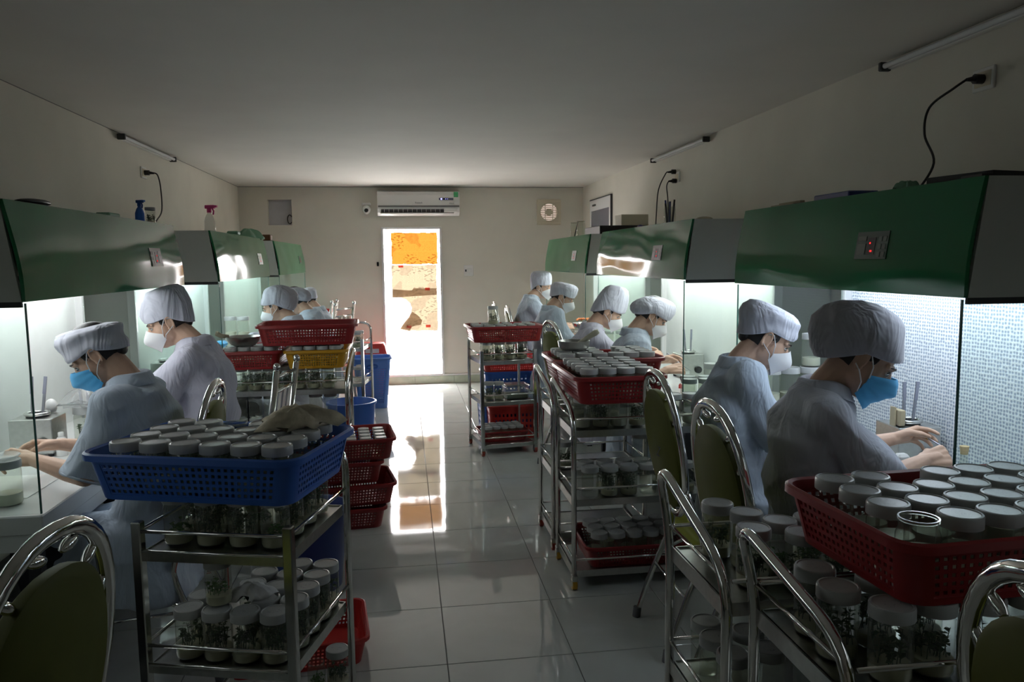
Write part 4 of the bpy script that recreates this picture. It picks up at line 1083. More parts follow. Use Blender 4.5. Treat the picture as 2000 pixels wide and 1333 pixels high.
    me = remeshed(b, 'body', vox, 5 if fine else 2, .5)
    link('body', me, 'skin', t)
    # ------------ eyes and brows
    for s in (-1, 1):
        e = MB().ell(HP((s*.030, .0745, -.001)), [q*hs for q in (.013, .0075, .0065)], HR, 12, 8).build('eye', 'eye_white', t, True)
        MB().ell(HP((s*.030, .0805, -.003)), [q*hs for q in (.0055, .0030, .0050)], HR, 10, 6).build('iris', 'black', e, True)
        MB().tube([HP((s*.016, .0785, .0030)), HP((s*.030, .0835, .0055)), HP((s*.043, .0745, .0015))], .0019*hs, 6).build('lashes', 'hair', e, True)
        MB().tube([HP((s*.013, .0915, .0190)), HP((s*.030, .0880, .0235)), HP((s*.048, .0720, .0190))], [.0022*hs, .0030*hs, .0014*hs], 6).build('eyebrow', 'hair', t, True)
    # ------------ hair, cap, mask
    hm = hair_mesh(); hm.v = [tuple(HP(p)) for p in hm.v]; hm.build('hair', 'hair', t, True)
    cm_ = cap_mesh(cap, seed); cm_.v = [tuple(HP(p)) for p in cm_.v]; cm_.build('cap', capmat, t, True)
    mm, a0, a1, c0, c1 = _masks['blue' if mask == 'blue' else 'white']
    mo = mm.copy(); T4 = Matrix.Translation(Hd) @ HR.to_4x4() @ Matrix.Scale(hs, 4); mo.transform(T4)
    mk = link('mask', mo, 'mask_blue' if mask == 'blue' else 'mask_white', t)
    for (p, ez) in ((a0, .022), (a1, .022), (c0, -.034), (c1, -.034)):
        s = -1 if p[0] < 0 else 1
        MB().tube([HP(p), HP((s*.0765, .030, (p[2]+ez)/2+.002)), HP((s*.0785, .004, ez)), HP((s*.0815, -.016, ez*.7))], .0019*hs, 6).build('ear_loop', 'mask_white', mk, True)
    # ------------ coat: trunk, sleeves and lap as one draped surface
    c = MB()
    rings = [(0.0, .190, .155), (.12, .183, .140), (.30, .170, .132), (.50, .172, .134), (.68, .182, .136), (.80, .184, .128), (.88, .166, .112), (.945, .118, .092), (.99, .082, .076), (1.01, .068, .066)]
    def loft(rows):
        V = []; n = 24; F = []
        for (cc, ax, ay, fx, fy) in rows: V += [cc + fx*(ax*cos(2*pi*k/n)) + fy*(ay*sin(2*pi*k/n)) for k in range(n)]
        for i in range(len(rows)-1):
            for k in range(n): F.append((i*n+k, i*n+(k+1) % n, (i+1)*n+(k+1) % n, (i+1)*n+k))
        F += [tuple(range(n))[::-1], tuple(range((len(rows)-1)*n, len(rows)*n))]; c.add(V, F)
    loft([(sp(q), a_, d_, rgt, fwd) for (q, a_, d_) in rings])
    y_ = Vector((0, 1, 0))
    loft([(Vector((0, .075, .34)), .225, .265, rgt, y_), (Vector((0, .06, .44)), .222, .255, rgt, y_), (Vector((0, .04, .54)), .215, .225, rgt, y_), (Vector((0, .015, .62)), .200, .185, rgt, y_), (sp(.14), .186, .155, rgt, fwd)])
    for i in range(2):
        k_ = hipc + (kn[i]-hipc)*.80; c.cap(hipc + rgt*(.09 if i == 0 else -.09), k_ + Vector(((.0), 0, .005)), .105, .088, 14)
        sl = S[i] + (El[i]-S[i])*.93
        c.cap(sp(.865)+fwd*.01, S[i] - up*.012, .085, .080, 14); c.cap(S[i] - up*.012, S[i]+(El[i]-S[i])*.45, .080, .073, 14); axs = (El[i]-S[i]).normalized(); c.tube([S[i]+(El[i]-S[i])*.35, S[i]+(El[i]-S[i])*.45, S[i]+(El[i]-S[i])*.7, sl + axs*.03], [.070, .074, .077, .081], 18)
    me = remeshed(c, 'coat', .0085 if fine else .012, 7, .6)
    rs = random.Random(seed*7+1); P = [rs.uniform(0, 6.28) for _ in range(12)]; ev = [(e-s_) for e, s_ in zip(El, S)]
    def folds(co):
        x, y, z = co[:, 0], co[:, 1], co[:, 2]
        w1 = np.clip((.95-z)/.4, .12, 1)
        d_ = .0095*w1*np.sin(26*x+9*y+5*z+P[0]+1.6*np.sin(7*z+P[1])) + .0080*w1*np.sin(21*y-6*x+4*z+P[2]+1.5*np.sin(6*z+P[3]))
        d_ += .0060*np.sin(30*z+14*x+12*y+P[4]+2*np.sin(9*x+P[5])) + .0045*np.sin(46*(z*.6+y*.5)+18*x+P[6]) + .0065*np.sin(13*z-17*y+P[7])
        rg = lambda q: (1-np.abs(np.sin(q)))**2 - .2
        d_ += .018*w1*rg(8*x+5*y+2.5*z+P[8]+.9*np.sin(5*z+P[9])) + .014*rg(9*z+7*y-5*x+P[10]+.8*np.sin(6*x)) + .012*rg(11*z-8*x-6*y+P[11]+.9*np.sin(7*y))
        return d_
    displace(me, folds); smooth_mesh(me)
    ct = link('coat', me, coat, t)
    # sleeve hems and collar
    for i in range(2):
        sl = S[i] + (El[i]-S[i])*.93; ax = (El[i]-S[i]).normalized(); u_ = ax.orthogonal().normalized(); v_ = ax.cross(u_)
        e_ = sl + ax*.026
        MB().tube([e_ + u_*(.0765*cos(2*pi*k/24)) + v_*(.0765*sin(2*pi*k/24)) for k in range(24)], .0045, 6, True).build('sleeve_hem', coat, ct, True)
    V = []; n = 30; col_c = sp(.985) + fwd*.006
    prof = [(.060, -.02, 0), (.064, .026, 0), (.070, .036, 0), (.081, .030, 0), (.092, .000, 0), (.098, -.012, 0)]
    ks = [k for k in range(n+1)]
    for (r_, h_, _) in prof:
        for k in ks:
            a_ = RAD(90+26) + (2*pi-RAD(52))*k/n; dip = .030*max(0, sin(a_))**2
            V.append(col_c + rgt*(r_*1.05*cos(a_)) + fwd*(r_*.98*sin(a_)+.004) + up*(h_-dip))
    m_ = len(ks); F = [(i*m_+k, i*m_+k+1, (i+1)*m_+k+1, (i+1)*m_+k) for i in range(len(prof)-1) for k in range(n)]
    mc_ = MB().add(V, F).mesh('collar'); bm = bmesh.new(); bm.from_mesh(mc_); bmesh.ops.recalc_face_normals(bm, faces=bm.faces); bmesh.ops.solidify(bm, geom=bm.faces[:], thickness=.003); bm.to_mesh(mc_); bm.free()
    link('collar', mc_, coat, ct, True)
    # ------------ trousers and slippers
    p = MB()
    for i in range(2):
        p.cap(hipc + rgt*(.08 if i == 0 else -.08) - Vector((0, 0, .01)), kn[i], .088, .066, 12); p.cap(kn[i], an[i]+Vector((0, 0, .03)), .064, .050, 12)
    link('trousers', remeshed(p, 'trousers', .014, 4), 'trouser', t)
    for i in range(2):
        MB().ell(an[i]+Vector((0, .075, -.048)), (.045, .125, .036), n=14, m=8).build('slipper', 'slipper', t, True)
    Wm = Matrix.Translation((hip[0], hip[1], 0)) @ Matrix.Rotation(rz, 4, 'Z')
    return [Wm @ g_ for g_ in grips]

G_L1 = person('woman in blue mask and pleated turban cap bending over nearest bench on left', (-1.0, 3.08), -1, (-1.165, 3.09, 1.262), ((-1.345, 3.16, .905), (-1.365, 2.97, .895)),
       'turban', 'blue', pitch=38, yaw=10, seed=3, coat='coat_blue', capmat='cap', curl=(.55, .7), hdirs=((-1, -.25, .0), (-1, .12, .08)), palms=((0, -.6, -.7), (.1, .6, -.7)))
person('worker in tall baggy cap and white mask behind the blue-masked woman', (-.98, 3.88), -1, (-1.13, 3.88, 1.325), ((-1.42, 4.02, .93), (-1.40, 3.78, .92)),
       'tallbag', 'white', pitch=24, yaw=14, seed=8, coat='coat_lilac', capmat='cap', roll=0)
person('worker in grey puffy cap partly hidden behind the stacked red and yellow baskets', (-.82, 6.0), -1, (-.97, 6.02, 1.275), ((-1.30, 6.06, .93), (-1.30, 5.62, .96)),
       'bouffant', 'white', pitch=22, seed=12, coat='coat', capmat='cap_grey', fine=False)
person('worker whose grey cap peeks out behind the puffy grey cap', (-.78, 6.75), -1, (-.93, 6.77, 1.275), ((-1.25, 6.88, .92), (-1.25, 6.62, .92)), 'mushroom', 'white', pitch=28, seed=15, coat='coat_blue', capmat='cap_grey', fine=False)
person('worker in bright white cap at the farthest bench on the left', (-.86, 8.33), -1, (-1.03, 8.35, 1.207), ((-1.30, 8.46, .92), (-1.30, 8.22, .92)), 'softcap', 'white', pitch=34, seed=18, coat='coat_blue', fine=False)
G_R1 = person('woman in blue mask and big bouffant cap holding forceps at nearest bench on right', (1.33, 2.29), 1, (1.435, 2.235, 1.285), ((1.665, 2.24, .935), (1.735, 2.50, .945)),
       'bouffant', 'blue', pitch=36, yaw=-6, turn=-22, seed=5, coat='coat', capmat='cap_grey', hdirs=((1, .12, .10), (1, .05, .12)), palms=((.1, .65, -.7), (.15, -.75, -.5)), curl=(.8, .55), headscale=1.06)
person('woman in white kerchief cap and white mask sitting behind the big bouffant cap', (1.385, 3.0), 1, (1.49, 3.0, 1.268), ((1.72, 2.90, .88), (1.72, 3.12, .88)),
       'kerchief', 'white', pitch=32, yaw=0, turn=-18, seed=9, coat='coat_blue', capmat='cap', headscale=1.05)
G_R3 = person('worker in flat mushroom cap holding a tool at the middle bench on right', (1.44, 4.63), 1, (1.536, 4.63, 1.247), ((1.565, 4.43, .930), (1.60, 4.68, .955)),
       'mushroom', 'white', pitch=36, yaw=0, turn=-12, seed=21, coat='coat_blue', capmat='cap', hdirs=((1, .1, .05), (1, -.05, .08)), fine=True)
person('worker in tall bucket-shaped white cap between two other workers', (1.33, 5.24), 1, (1.42, 5.25, 1.235), ((1.68, 5.12, .92), (1.70, 5.38, .92)),
       'bucket', 'white', pitch=30, yaw=-4, turn=-12, seed=25, coat='coat_lilac', capmat='cap', fine=False)
person('worker in snug white cap looking down beside the farthest bench on right', (1.28, 6.66), 1, (1.395, 6.68, 1.275), ((1.62, 6.55, .92), (1.64, 6.8, .92)),
       'softcap', 'white', pitch=28, yaw=-22, seed=28, coat='coat_blue', capmat='cap', fine=False)
person('farthest worker on right, cap slouching back and white mask', (1.30, 7.74), 1, (1.40, 7.76, 1.325), ((1.62, 7.65, .92), (1.64, 7.9, .92)),
       'tallbag', 'white', pitch=8, yaw=-38, seed=31, coat='coat_blue', capmat='cap', fine=False)

# ------------------------------------------------------------------ chairs set out
oval_chair((1.34, 3.0, 0), -pi/2, 'olive oval-backed chrome chair under the kerchief-capped woman', 'Z')
oval_chair((1.29, 2.30, 0), -pi/2, 'olive oval-backed chrome chair under the big bouffant cap', '70')
oval_chair((1.235, .93, 0), -pi/2, 'empty olive oval-backed chair cropped by the lower right frame edge', None)
oval_chair((-.945, 1.46, 0), pi/2-RAD(10), 'empty olive oval-backed chair in the lower left corner', None)
oval_chair((-1.07, 3.10, 0), pi/2, 'oval-backed chair under the woman with pleated turban cap')
oval_chair((1.40, 5.72, 0), -pi/2+RAD(12), 'oval-backed chair beyond the bowl, partly behind the near handle')
oval_chair((1.36, 7.72, 0), -pi/2, 'oval-backed chair of the farthest worker on the right')
oval_chair((1.33, 8.6, 0), -pi/2, 'empty oval-backed chair at the far end on the right')
slat_chair((-.93, 4.32, 0), pi/2-RAD(8), 'empty stainless slat-back chair in front of the basket cart')
slat_chair((-.92, 8.95, 0), pi/2-RAD(30), 'far stainless slat-back chair against the bright door', 1.14)
slat_chair((-1.12, 9.42, 0), pi/2-RAD(5), 'farthest slat-back chair with one post showing', 1.14)

# ------------------------------------------------------------------ carts and what they carry
# cart with the blue basket, front left
CB, RB = (-.491, 2.42, 0), RAD(-15.3)
def at(c, r, x, y, z): return (c[0]+x*cos(r)-y*sin(r), c[1]+x*sin(r)+y*cos(r), z)
cart_s(CB, RB, 'stainless cart carrying the blue basket')
g = 'jars on the top shelf of the blue-basket cart'
fill(at(CB, RB, 0, 0, SH[2]), RB, 4, 4, 'white-lidded jar on top shelf under the blue basket', g, ('dark', 'plant', 'dark'), sx=.10, sy=.10, skip=((1, 2), (2, 2)))
bl = at(CB, RB, -.045, -.045, SH[2]+.157)
basket('blue', bl, RB-RAD(2), 'blue perforated basket packed with jars on the front left cart', scale=1.06)
fill(bl, RB-RAD(2), 6, 4, 'frosted-lid jar packed in the blue basket', 'jars in the blue basket', ('plant', 'dark', 'agar'), sx=.094, sy=.094, z=.006, nolid=((2, 3),))
# crumpled glove-like cloth on the lids
def crumple(name, loc, r, h, mat, label, cat, seed, sx=1.0):
    mb = MB(); n, m = 26, 9; V = []; rr = random.Random(seed); ph = [rr.uniform(0, 6.28) for _ in range(6)]
    for j in range(m+1):
        t = j/m
        for k in range(n):
            a = 2*pi*k/n; q = 1+.22*sin(3*a+ph[0])+.13*sin(5*a+ph[1])+.08*sin(8*a+ph[2])
            V.append((r*sx*(1-t)*q*cos(a), r*(1-t)*q*sin(a), h*(1-(1-t)**2.2)*(1+.3*sin(4*a+ph[3])*(1-t))+.010*sin(9*a+t*7+ph[4])*(1-t)+.004))
    F = [(j*n+k, j*n+(k+1) % n, (j+1)*n+(k+1) % n, (j+1)*n+k) for j in range(m) for k in range(n)]
    F += [tuple(range(n))[::-1]]
    o = mb.add(V, F).build(name, mat, None, True); o.location = loc; return tag(o, label, cat)
crumple('crumpled_cloth', at(CB, RB, .13, .07, bl[2]+.156), .095, .055, 'cloth', 'crumpled beige cloth lying on the lids in the blue basket', 'cloth', 4, 1.25)
g = 'jars on the middle shelf of the blue-basket cart'
lb = 'white-lidded jar of dark plantlets on middle shelf of the blue-basket cart'
for (x, y) in [(-.125, -.165), (-.036, -.168), (.053, -.17), (.142, -.165), (-.13, -.075), (.075, -.08), (.164, -.075), (.073, .01), (.163, .014), (-.017, .02), (.073, .10), (.163, .104), (.16, .193), (.07, .19), (-.06, .195), (-.018, .11)]:
    jar(at(CB, RB, x, y, SH[1]+.002), lb, g, 'dark')
jar(at(CB, RB, -.045, -.135, SH[1]+.1535), 'single jar with bright plantlets standing on other lids of the middle shelf', None, 'plant', scale=.92)
crumple('tissue', at(CB, RB, .03, -.075, SH[1]+.153), .05, .035, 'paper_white', 'crumpled white tissue among the jars of the middle shelf', 'tissue', 9, 1.3)
basket('bright_red', (-.47, 3.12, .002), RAD(6), 'red basket on the floor behind the blue-basket cart', scale=.9)
jar((-.285, 2.83, .002), 'lone jar standing on the floor beside the blue-basket cart', None, 'dark')
jar((-.36, 2.80, .002), 'small open jar on the floor next to the lone jar', None, 'plant', lid=False, scale=.8)

# stack of red baskets on the floor behind that cart
sb = (-.43, 4.75)
for k in range(4):
    basket('red', (sb[0]+(-.03, .02, -.04, .03)[k], sb[1]+(.0, .0, .01, -.01)[k], .002+.141*k), RAD((4, 9, 3, 6)[k]), ('bottom red basket of the floor stack beside the aisle', 'second red basket from the floor in the stack by the aisle', 'third red basket from the floor in the stack by the aisle', 'topmost red basket of the floor stack, filled with jars')[k], 'stack of red baskets on the floor')
fill((sb[0]+.03, sb[1]-.01, .002+.423), RAD(6), 6, 4, 'clear jar in the topmost basket on the floor', 'jars in the floor stack', ('empty', 'agar'), skip=[(a_, b_) for a_ in range(3) for b_ in range(4)], z=.004, sc=.8)
# navy crate behind the cart
def bin_round(loc, r0, r1, h, mat, label):
    o = MB().lathe([(0, .004), (r0-.004, .004), (r1-.005, h-.004), (r1, h+.002), (r1+.014, h), (r1+.014, h-.018), (r1+.002, h-.02), (r0, .0), (0, 0)], 36).build('plastic_bin', mat, None, 40); o.location = loc
    return tag(o, label, 'bin')
bin_round((-.45, 6.32, 0), .155, .19, .47, 'plastic_blue', 'round blue plastic bin standing in the aisle on the left')
bin_round((-.50, 3.80, 0), .155, .19, .40, 'plastic_navy', 'dark navy bin in the shade behind the blue-basket cart')
# cart with the stacked red and yellow baskets (middle left)
C2 = (-.785, 5.22, 0)
cart_r(C2, 0, 'stainless cart carrying stacked red and yellow baskets', 'red_wheel', hx=.40, low=-1, zf=1.02)
for x in (-.29, -.195, -.10, .19, .285): jar((C2[0]+x, C2[1]-.09, SH[1]+.002), 'clear jar on the middle shelf of the stacked-basket cart', 'jars on the middle shelf of the stacked-basket cart', 'empty')
for x in (-.29, -.195, -.10, .19, .285): jar((C2[0]+x, C2[1]-.09, SH[1]+.1585), 'clear jar in the upper tier on the stacked-basket cart', 'upper jars on the stacked-basket cart', 'empty')
fill(at(C2, 0, 0, -.11, SH[2]), 0, 7, 1, 'jar on the top shelf of the stacked-basket cart', 'jars on the stacked-basket cart', ('dark', 'plant'), sx=.092)
fill(at(C2, 0, 0, .08, SH[2]), 0, 7, 1, 'jar on the top shelf of the stacked-basket cart', 'jars on the stacked-basket cart', ('dark', 'plant'), sx=.092)
zb = SH[2]+.155
basket('red', (-.975, 5.23, zb), RAD(90), 'red basket with a bowl on top, left side of the basket cart', scale=.9)
basket('yellow', (-.565, 5.20, zb), RAD(90), 'yellow perforated basket under the top red basket', scale=.9)
lb = 'clear jar in the red basket below the dark bowl'
fill((-.975, 5.23, zb), RAD(90), 6, 4, lb, 'jars in the bowl-topped red basket', ('empty', 'agar'), sx=.081, sy=.080, sc=.9, skip=[(a_, b_) for a_ in (3, 4, 5) for b_ in range(4)])
fill((-.565, 5.20, zb), RAD(90), 6, 4, 'clear jar in the yellow basket', 'jars in the yellow basket', ('empty', 'agar'), sx=.081, sy=.080, sc=.9, skip=[(a_, b_) for a_ in (3, 4, 5) for b_ in range(4)])
tr_ = basket('red', (-.62, 5.14, zb+.150), RAD(2), 'topmost red basket on the basket cart, above the yellow one')
for k in range(6):
    jar((-.62-.19+.076*k, 5.20, zb+.150+.075), 'clear jar lying flat in the topmost red basket', 'jars lying in the topmost red basket', 'empty', rot=(pi/2, 0, 0), lid=False, scale=.85)
bw = (-1.03, 5.10, zb+.145)
bo = thing('metal_bowl', 'dark steel bowl on the red basket of the basket cart', 'bowl', bw)
MB().lathe([(0, .002), (.075, .0), (.095, .02), (.108, .055), (.112, .056), (.104, .052), (.090, .024), (.07, .008), (0, .008)], 30).build('bowl_shell', 'sheet_steel', bo, 40)
MB().tube([(-.09, 0, .055), (-.13, -.02, .062), (-.155, -.03, .078), (-.15, -.035, .09)], [.012, .015, .016, .010], 10).build('rag', 'cloth', bo, True)
# apron-like white sack hanging below: coat tail behind is built with the worker

# far left cart by the door
C1, R1c = (-.60, 7.66, 0), RAD(-8)
cart_s(C1, R1c, 'far stainless cart near the blue laundry basket')
for y in (-.13, .0): jar(at(C1, R1c, .155, y, SH[2]+.002), 'jar at the end of the far left cart top', 'jars on top of the far left cart', 'dark')
for x, y in ((-.05, -.13), (.055, -.13), (.155, -.12), (.155, .0)): jar(at(C1, R1c, x, y, SH[1]+.002), 'jar on the middle shelf of the far left cart', 'jars on the middle shelf of the far left cart', 'empty')

# blue laundry basket and red bin by the door
def laundry(loc, rz, label):
    me = basket_mesh(.15, .12, .20, .165, .56, 15, 11, 16, .04, .003, .018); me.materials.append(M['plastic_sky']); smooth_mesh(me, 35); me.name = 'laundry_basket'
    t = thing('laundry_basket', label, 'basket', loc, rz); link('basket_body', me, None, t)
    for sy in (-1, 1): MB().tube([(.055*cos(a), sy*.166, .47+.022*sin(a)) for a in np.linspace(0, 2*pi, 20, endpoint=False)], .010, 6, True).build('handle_ring', 'plastic_blue', t, True)
laundry((-.375, 8.55, 0), RAD(4), 'tall pale blue laundry basket by the door')
rb = thing('red_bin', 'tall red lidded bin behind the blue laundry basket', 'bin', (-.40, 9.25, 0))
V = []; n = 24
mb = MB()
for (hx, hy, z) in ((.15, .13, .02), (.165, .14, .05), (.185, .155, .50), (.155, .13, .62), (.14, .12, .64)): V += [(p[0], p[1], z) for p in rrect(hx, hy, .04, 5)]
n = 24; F = [(i*n+k, i*n+(k+1) % n, (i+1)*n+(k+1) % n, (i+1)*n+k) for i in range(4) for k in range(n)] + [tuple(range(n))[::-1], tuple(range(4*n, 5*n))]
mb.add(V, F).build('bin_body', 'plastic_bright_red', rb, 40)
MB().b2((-.07, -.158, .535), (.09, -.150, .585), bev=.006).build('flap', pm('pale_flap', (.62, .50, .45), .5), rb)
MB().b2((-.16, -.14, 0), (.16, .14, .02)).build('base', 'black', rb)
tag(MB().b2((-1.15, 9.72, .0), (-.86, 9.98, 1.02), bev=.02).build('red_cabinet', 'plastic_bright_red'), 'red plastic drawer box at the far left end', 'box')

# carts on the right
CR1 = (1.135, 1.435, 0)
cart_r(CR1, 0, 'nearest stainless cart carrying the big red basket', 'yellow_wheel', zn=.875, zf=.985)
lb = 'white-lidded jar on the top shelf under the big red basket'; g = 'jars on the shelf under the big red basket'
for (x, y) in [(-.215, -.125), (-.12, -.115), (-.018, -.12), (.085, -.12), (.18, -.12), (-.27, -.03), (-.265, .07), (-.165, .0), (-.06, .0)]: jar(at(CR1, 0, x, y, SH[2]+.002), lb, g, 'dark')
BR = (1.215, 1.49, SH[2]+.156)
basket('red', BR, RAD(3), 'big dark red basket packed with jars at the lower right', scale=1.04)
fill(BR, RAD(3), 6, 4, 'white-lidded jar packed in the big red basket', 'jars in the big red basket', ('agar', 'empty', 'agar'), sx=.0925, sy=.0915, z=.006, nolid=((0, 0),), skip=((2, 3), (4, 0), (5, 0), (5, 1)))
CR2 = (1.035, 1.845, 0)
cart_r(CR2, 0, 'stainless cart of loose jars behind the nearest right cart', 'yellow_wheel', zn=.86, zf=1.03, hx=.30)
lb = 'white-lidded jar of green plantlets loose on the second right cart'; g = 'loose jars on the second right cart'
for (x, y) in [(-.195, .115), (-.15, .03), (-.095, -.045), (-.185, -.085), (-.005, -.035), (-.08, -.135), (.095, -.03), (.02, -.13)]: jar(at(CR2, 0, x, y, SH[2]+.002), lb, g, 'plant')
lb = 'jar on the middle shelf of the second right cart'
for (x, y) in [(-.22, .12), (-.23, .03), (-.22, -.06), (-.13, .05), (-.12, -.05), (-.03, -.1), (.07, -.08)]: jar(at(CR2, 0, x, y, SH[1]+.002), lb, 'jars on the middle shelf of the second right cart', 'empty')

C3r = (1.125, 3.72, 0)
cart_r(C3r, 0, 'stainless cart with yellow castors carrying a labelled red basket')
fill(at(C3r, 0, .0, -.10, SH[2]), 0, 7, 1, 'jar on the top shelf of the yellow-castor cart', 'jars on the top shelf of the yellow-castor cart', ('dark', 'agar'), sx=.092)
fill(at(C3r, 0, -.18, .06, SH[2]), 0, 3, 1, 'jar on the top shelf of the yellow-castor cart', 'jars on the top shelf of the yellow-castor cart', ('dark', 'agar'), sx=.092)
fill(at(C3r, 0, .0, -.08, SH[1]), 0, 6, 2, 'jar on the middle shelf of the yellow-castor cart', 'jars on the middle shelf of the yellow-castor cart', ('dark', 'empty', 'dark'), sx=.098, sy=.10)
for k in range(3): jar(at(C3r, 0, .02+.09*k, -.09, SH[1]+.154), 'jar stacked on the lids of the middle shelf, yellow-castor cart', 'stacked jars of the yellow-castor cart', 'empty')
b3 = (.985, 3.685, SH[2]+.157)
bk = basket('red', b3, RAD(90), 'red basket with a small paper label on the yellow-castor cart')
MB().b2((.238, .135, .045), (.2405, .160, .095)).build('paper_label', 'paper_white', bk).location = (-.512, 0, 0)
fill(b3, RAD(90), 5, 4, 'frosted-lid jar packed in the labelled red basket', 'jars in the labelled red basket', ('agar', 'plant', 'empty'), sx=.096, sy=.089)
b4 = (1.115, 3.72, SH[0]+.003)
basket('red', b4, 0, 'red basket of jars on the bottom shelf, yellow-castor cart', scale=.85)
fill(b4, 0, 5, 3, 'jar in the lowest basket of the yellow-castor cart', 'jars in the lowest basket of the yellow-castor cart', ('agar', 'empty'), sx=.089, sy=.092)
C4r = (1.045, 4.24, 0)
cart_r(C4r, 0, 'stainless cart behind the yellow-castor cart, bearing a bowl', 'red_wheel', hx=.26)
fill(at(C4r, 0, 0, -.10, SH[2]), 0, 5, 1, 'jar on the top shelf of the bowl-bearing cart', 'jars on the bowl-bearing cart', ('dark', 'agar'), sx=.092)
b5 = (1.10, 4.215, SH[2]+.157)
basket('red', b5, RAD(0), 'wide red basket behind the labelled red basket, with a bowl on it')
fill(b5, 0, 6, 4, 'frosted-lid jar in the wide red basket with the bowl', 'jars in the bowl-topped wide red basket', ('agar', 'empty'), skip=((3, 3), (3, 2), (3, 1)))
bo = thing('glass_bowl', 'shallow glass bowl with a pale pestle on the wide red basket', 'bowl', (.945, 4.24, b5[2]+.157))
MB().lathe([(0, .002), (.07, .0), (.085, .012), (.092, .05), (.088, .05), (.078, .016), (0, .010)], 30).build('bowl_shell', 'glass_smoky', bo, 40) if False else MB().lathe([(0, .002), (.07, .0), (.085, .012), (.092, .05), (.088, .05), (.078, .016), (0, .010)], 30).build('bowl_shell', 'sheet_steel', bo, 40)
MB().tube([(.03, 0, .03), (.08, -.02, .07), (.12, -.03, .095), (.135, -.034, .104)], [.014, .014, .017, .013], 12).build('pestle', pm('pale_plastic', (.55, .53, .40), .5), bo, True)
jar((.87, 4.13, SH[1]+.002), 'jar on the middle shelf of the bowl-bearing cart', None, 'dark')

C5, R5 = (.80, 6.42, 0), RAD(8)
cart_s(C5, R5, 'stainless cart standing free at the far right of the aisle')
fill(at(C5, R5, 0, -.08, SH[2]), R5, 4, 2, 'jar on the top shelf of the free-standing far cart', 'jars on the top shelf of the free-standing far cart', ('dark', 'plant'), sx=.10, sy=.1)
b6 = at(C5, R5, .02, -.02, SH[2]+.157)
basket('red', b6, RAD(4), 'red basket under one upright jar on the free-standing far cart')
fill(b6, RAD(4), 6, 4, 'frosted-lid jar in the red basket on the far cart', 'jars in the basket of the free-standing far cart', ('agar', 'empty'), skip=((0, 0), (5, 0), (4, 3)), sc=.86)
jar((b6[0]-.10, b6[1]-.10, b6[2]+.140), 'upright jar standing alone on the lids of the far red basket', None, 'dark', scale=1.0)
jar(at(C5, R5, -.13, -.08, SH[1]+.002), 'dark-planted jar on the middle shelf of the free-standing far cart', 'jars on the middle shelf of the free-standing far cart', 'dark')
jar(at(C5, R5, -.05, -.10, SH[1]+.002), 'dark-planted jar on the middle shelf of the free-standing far cart', 'jars on the middle shelf of the free-standing far cart', 'dark')
pb = thing('clear_box', 'clear lidded plastic box on the middle shelf of the far cart', 'box', at(C5, R5, .10, -.08, SH[1]+.002), R5)
MB().b2((-.10, -.075, 0), (.10, .075, .11), bev=.012).build('box_body', 'clear_plastic', pb); MB().b2((-.104, -.079, .11), (.104, .079, .125), bev=.005).build('box_lid', 'clear_plastic', pb)
MB().b2((-.09, -.065, .005), (.09, .065, .035)).build('contents', 'leaf_dark', pb)
b7 = at(C5, R5, .0, .0, SH[0]+.003)
basket('red', b7, RAD(8), 'red basket on the bottom shelf of the free-standing far cart', scale=.66)
fill(b7, RAD(8), 5, 3, 'jar in the bottom basket of the far cart', 'jars in the bottom basket of the free-standing far cart', ('agar', 'empty'), sx=.068, sy=.075, sc=.76)
# crates on the floor behind it
def crate(loc, rz, mat, d, label):
    t = thing('plastic_crate', label, 'crate', loc, rz); hx, hy, h = d
    me = basket_mesh(hx*.94, hy*.94, hx, hy, h, 12, 9, 4, .03, .004, .014); me.materials.append(M[mat]); me.name = 'crate_body'; link('crate_body', me, None, t)
crate((.95, 7.20, 0), RAD(5), 'plastic_blue', (.26, .19, .30), 'blue plastic crate on the floor behind the free-standing cart')
crate((.97, 7.20, .307), RAD(3), 'plastic_blue', (.25, .18, .26), 'upper blue crate stacked behind the free-standing cart')
basket('bright_red', (1.0, 7.20, .575), RAD(2), 'bright red basket on the blue crates behind the far cart')
crate((.98, 6.86, 0), RAD(0), 'plastic_bright_red', (.25, .13, .30), 'bright red crate on the floor behind the far cart')

# ------------------------------------------------------------------ things on the benches
def steriliser(loc, rz, label, tools=True, k=1.0):
    t = thing('bead_steriliser', label, 'steriliser', loc, rz)
    MB().b2((-.085, -.08, .012), (.085, .08, .165), bev=.003).build('housing', 'sheet_steel', t)
    for sx in (-1, 1):
        for sy in (-1, 1): MB().cyl((sx*.07, sy*.065, 0), (sx*.07, sy*.065, .012), .012, 10).build('foot', 'black', t, 40)
    MB().tube([(.045*cos(a), .045*sin(a), .178) for a in np.linspace(0, 2*pi, 20, endpoint=False)], .008, 6, True).build('well_rim', 'steel', t, True)
    MB().lathe([(0, .167), (.044, .167), (.046, .180), (.040, .182), (.038, .170), (0, .170)], 20).build('bead_well', 'dark', t, 40)
    kb = MB().cyl((.04, -.08, .06), (.04, -.098, .06), .024, 18).build('dial', 'black', t, 40)
    MB().b2((-.06, -.082, .03), (-.02, -.0795, .05)).build('rating_plate', 'white_plastic', t)
    return t
def probe(loc, tilt, label, group, L=.17):
    t = thing('metal_probe', label, 'tool', loc, 0, group, rot=tilt)
    MB().b2((-.006, -.003, 0), (.006, .003, L), bev=.001).build('shaft', 'tool_steel', t); MB().b2((-.0065, -.0045, L*.55), (.0065, -.0029, L)).build('grip', 'grip_grey', t)
    return t
M['grip_grey'] = pm('probe_grip', (.25, .26, .33), .4)
M['glass_smoky'] = M['glass']
T = TABLE+.001
steriliser((-1.60, 3.56, T), RAD(2), 'steel bead steriliser with black dial on nearest left bench')
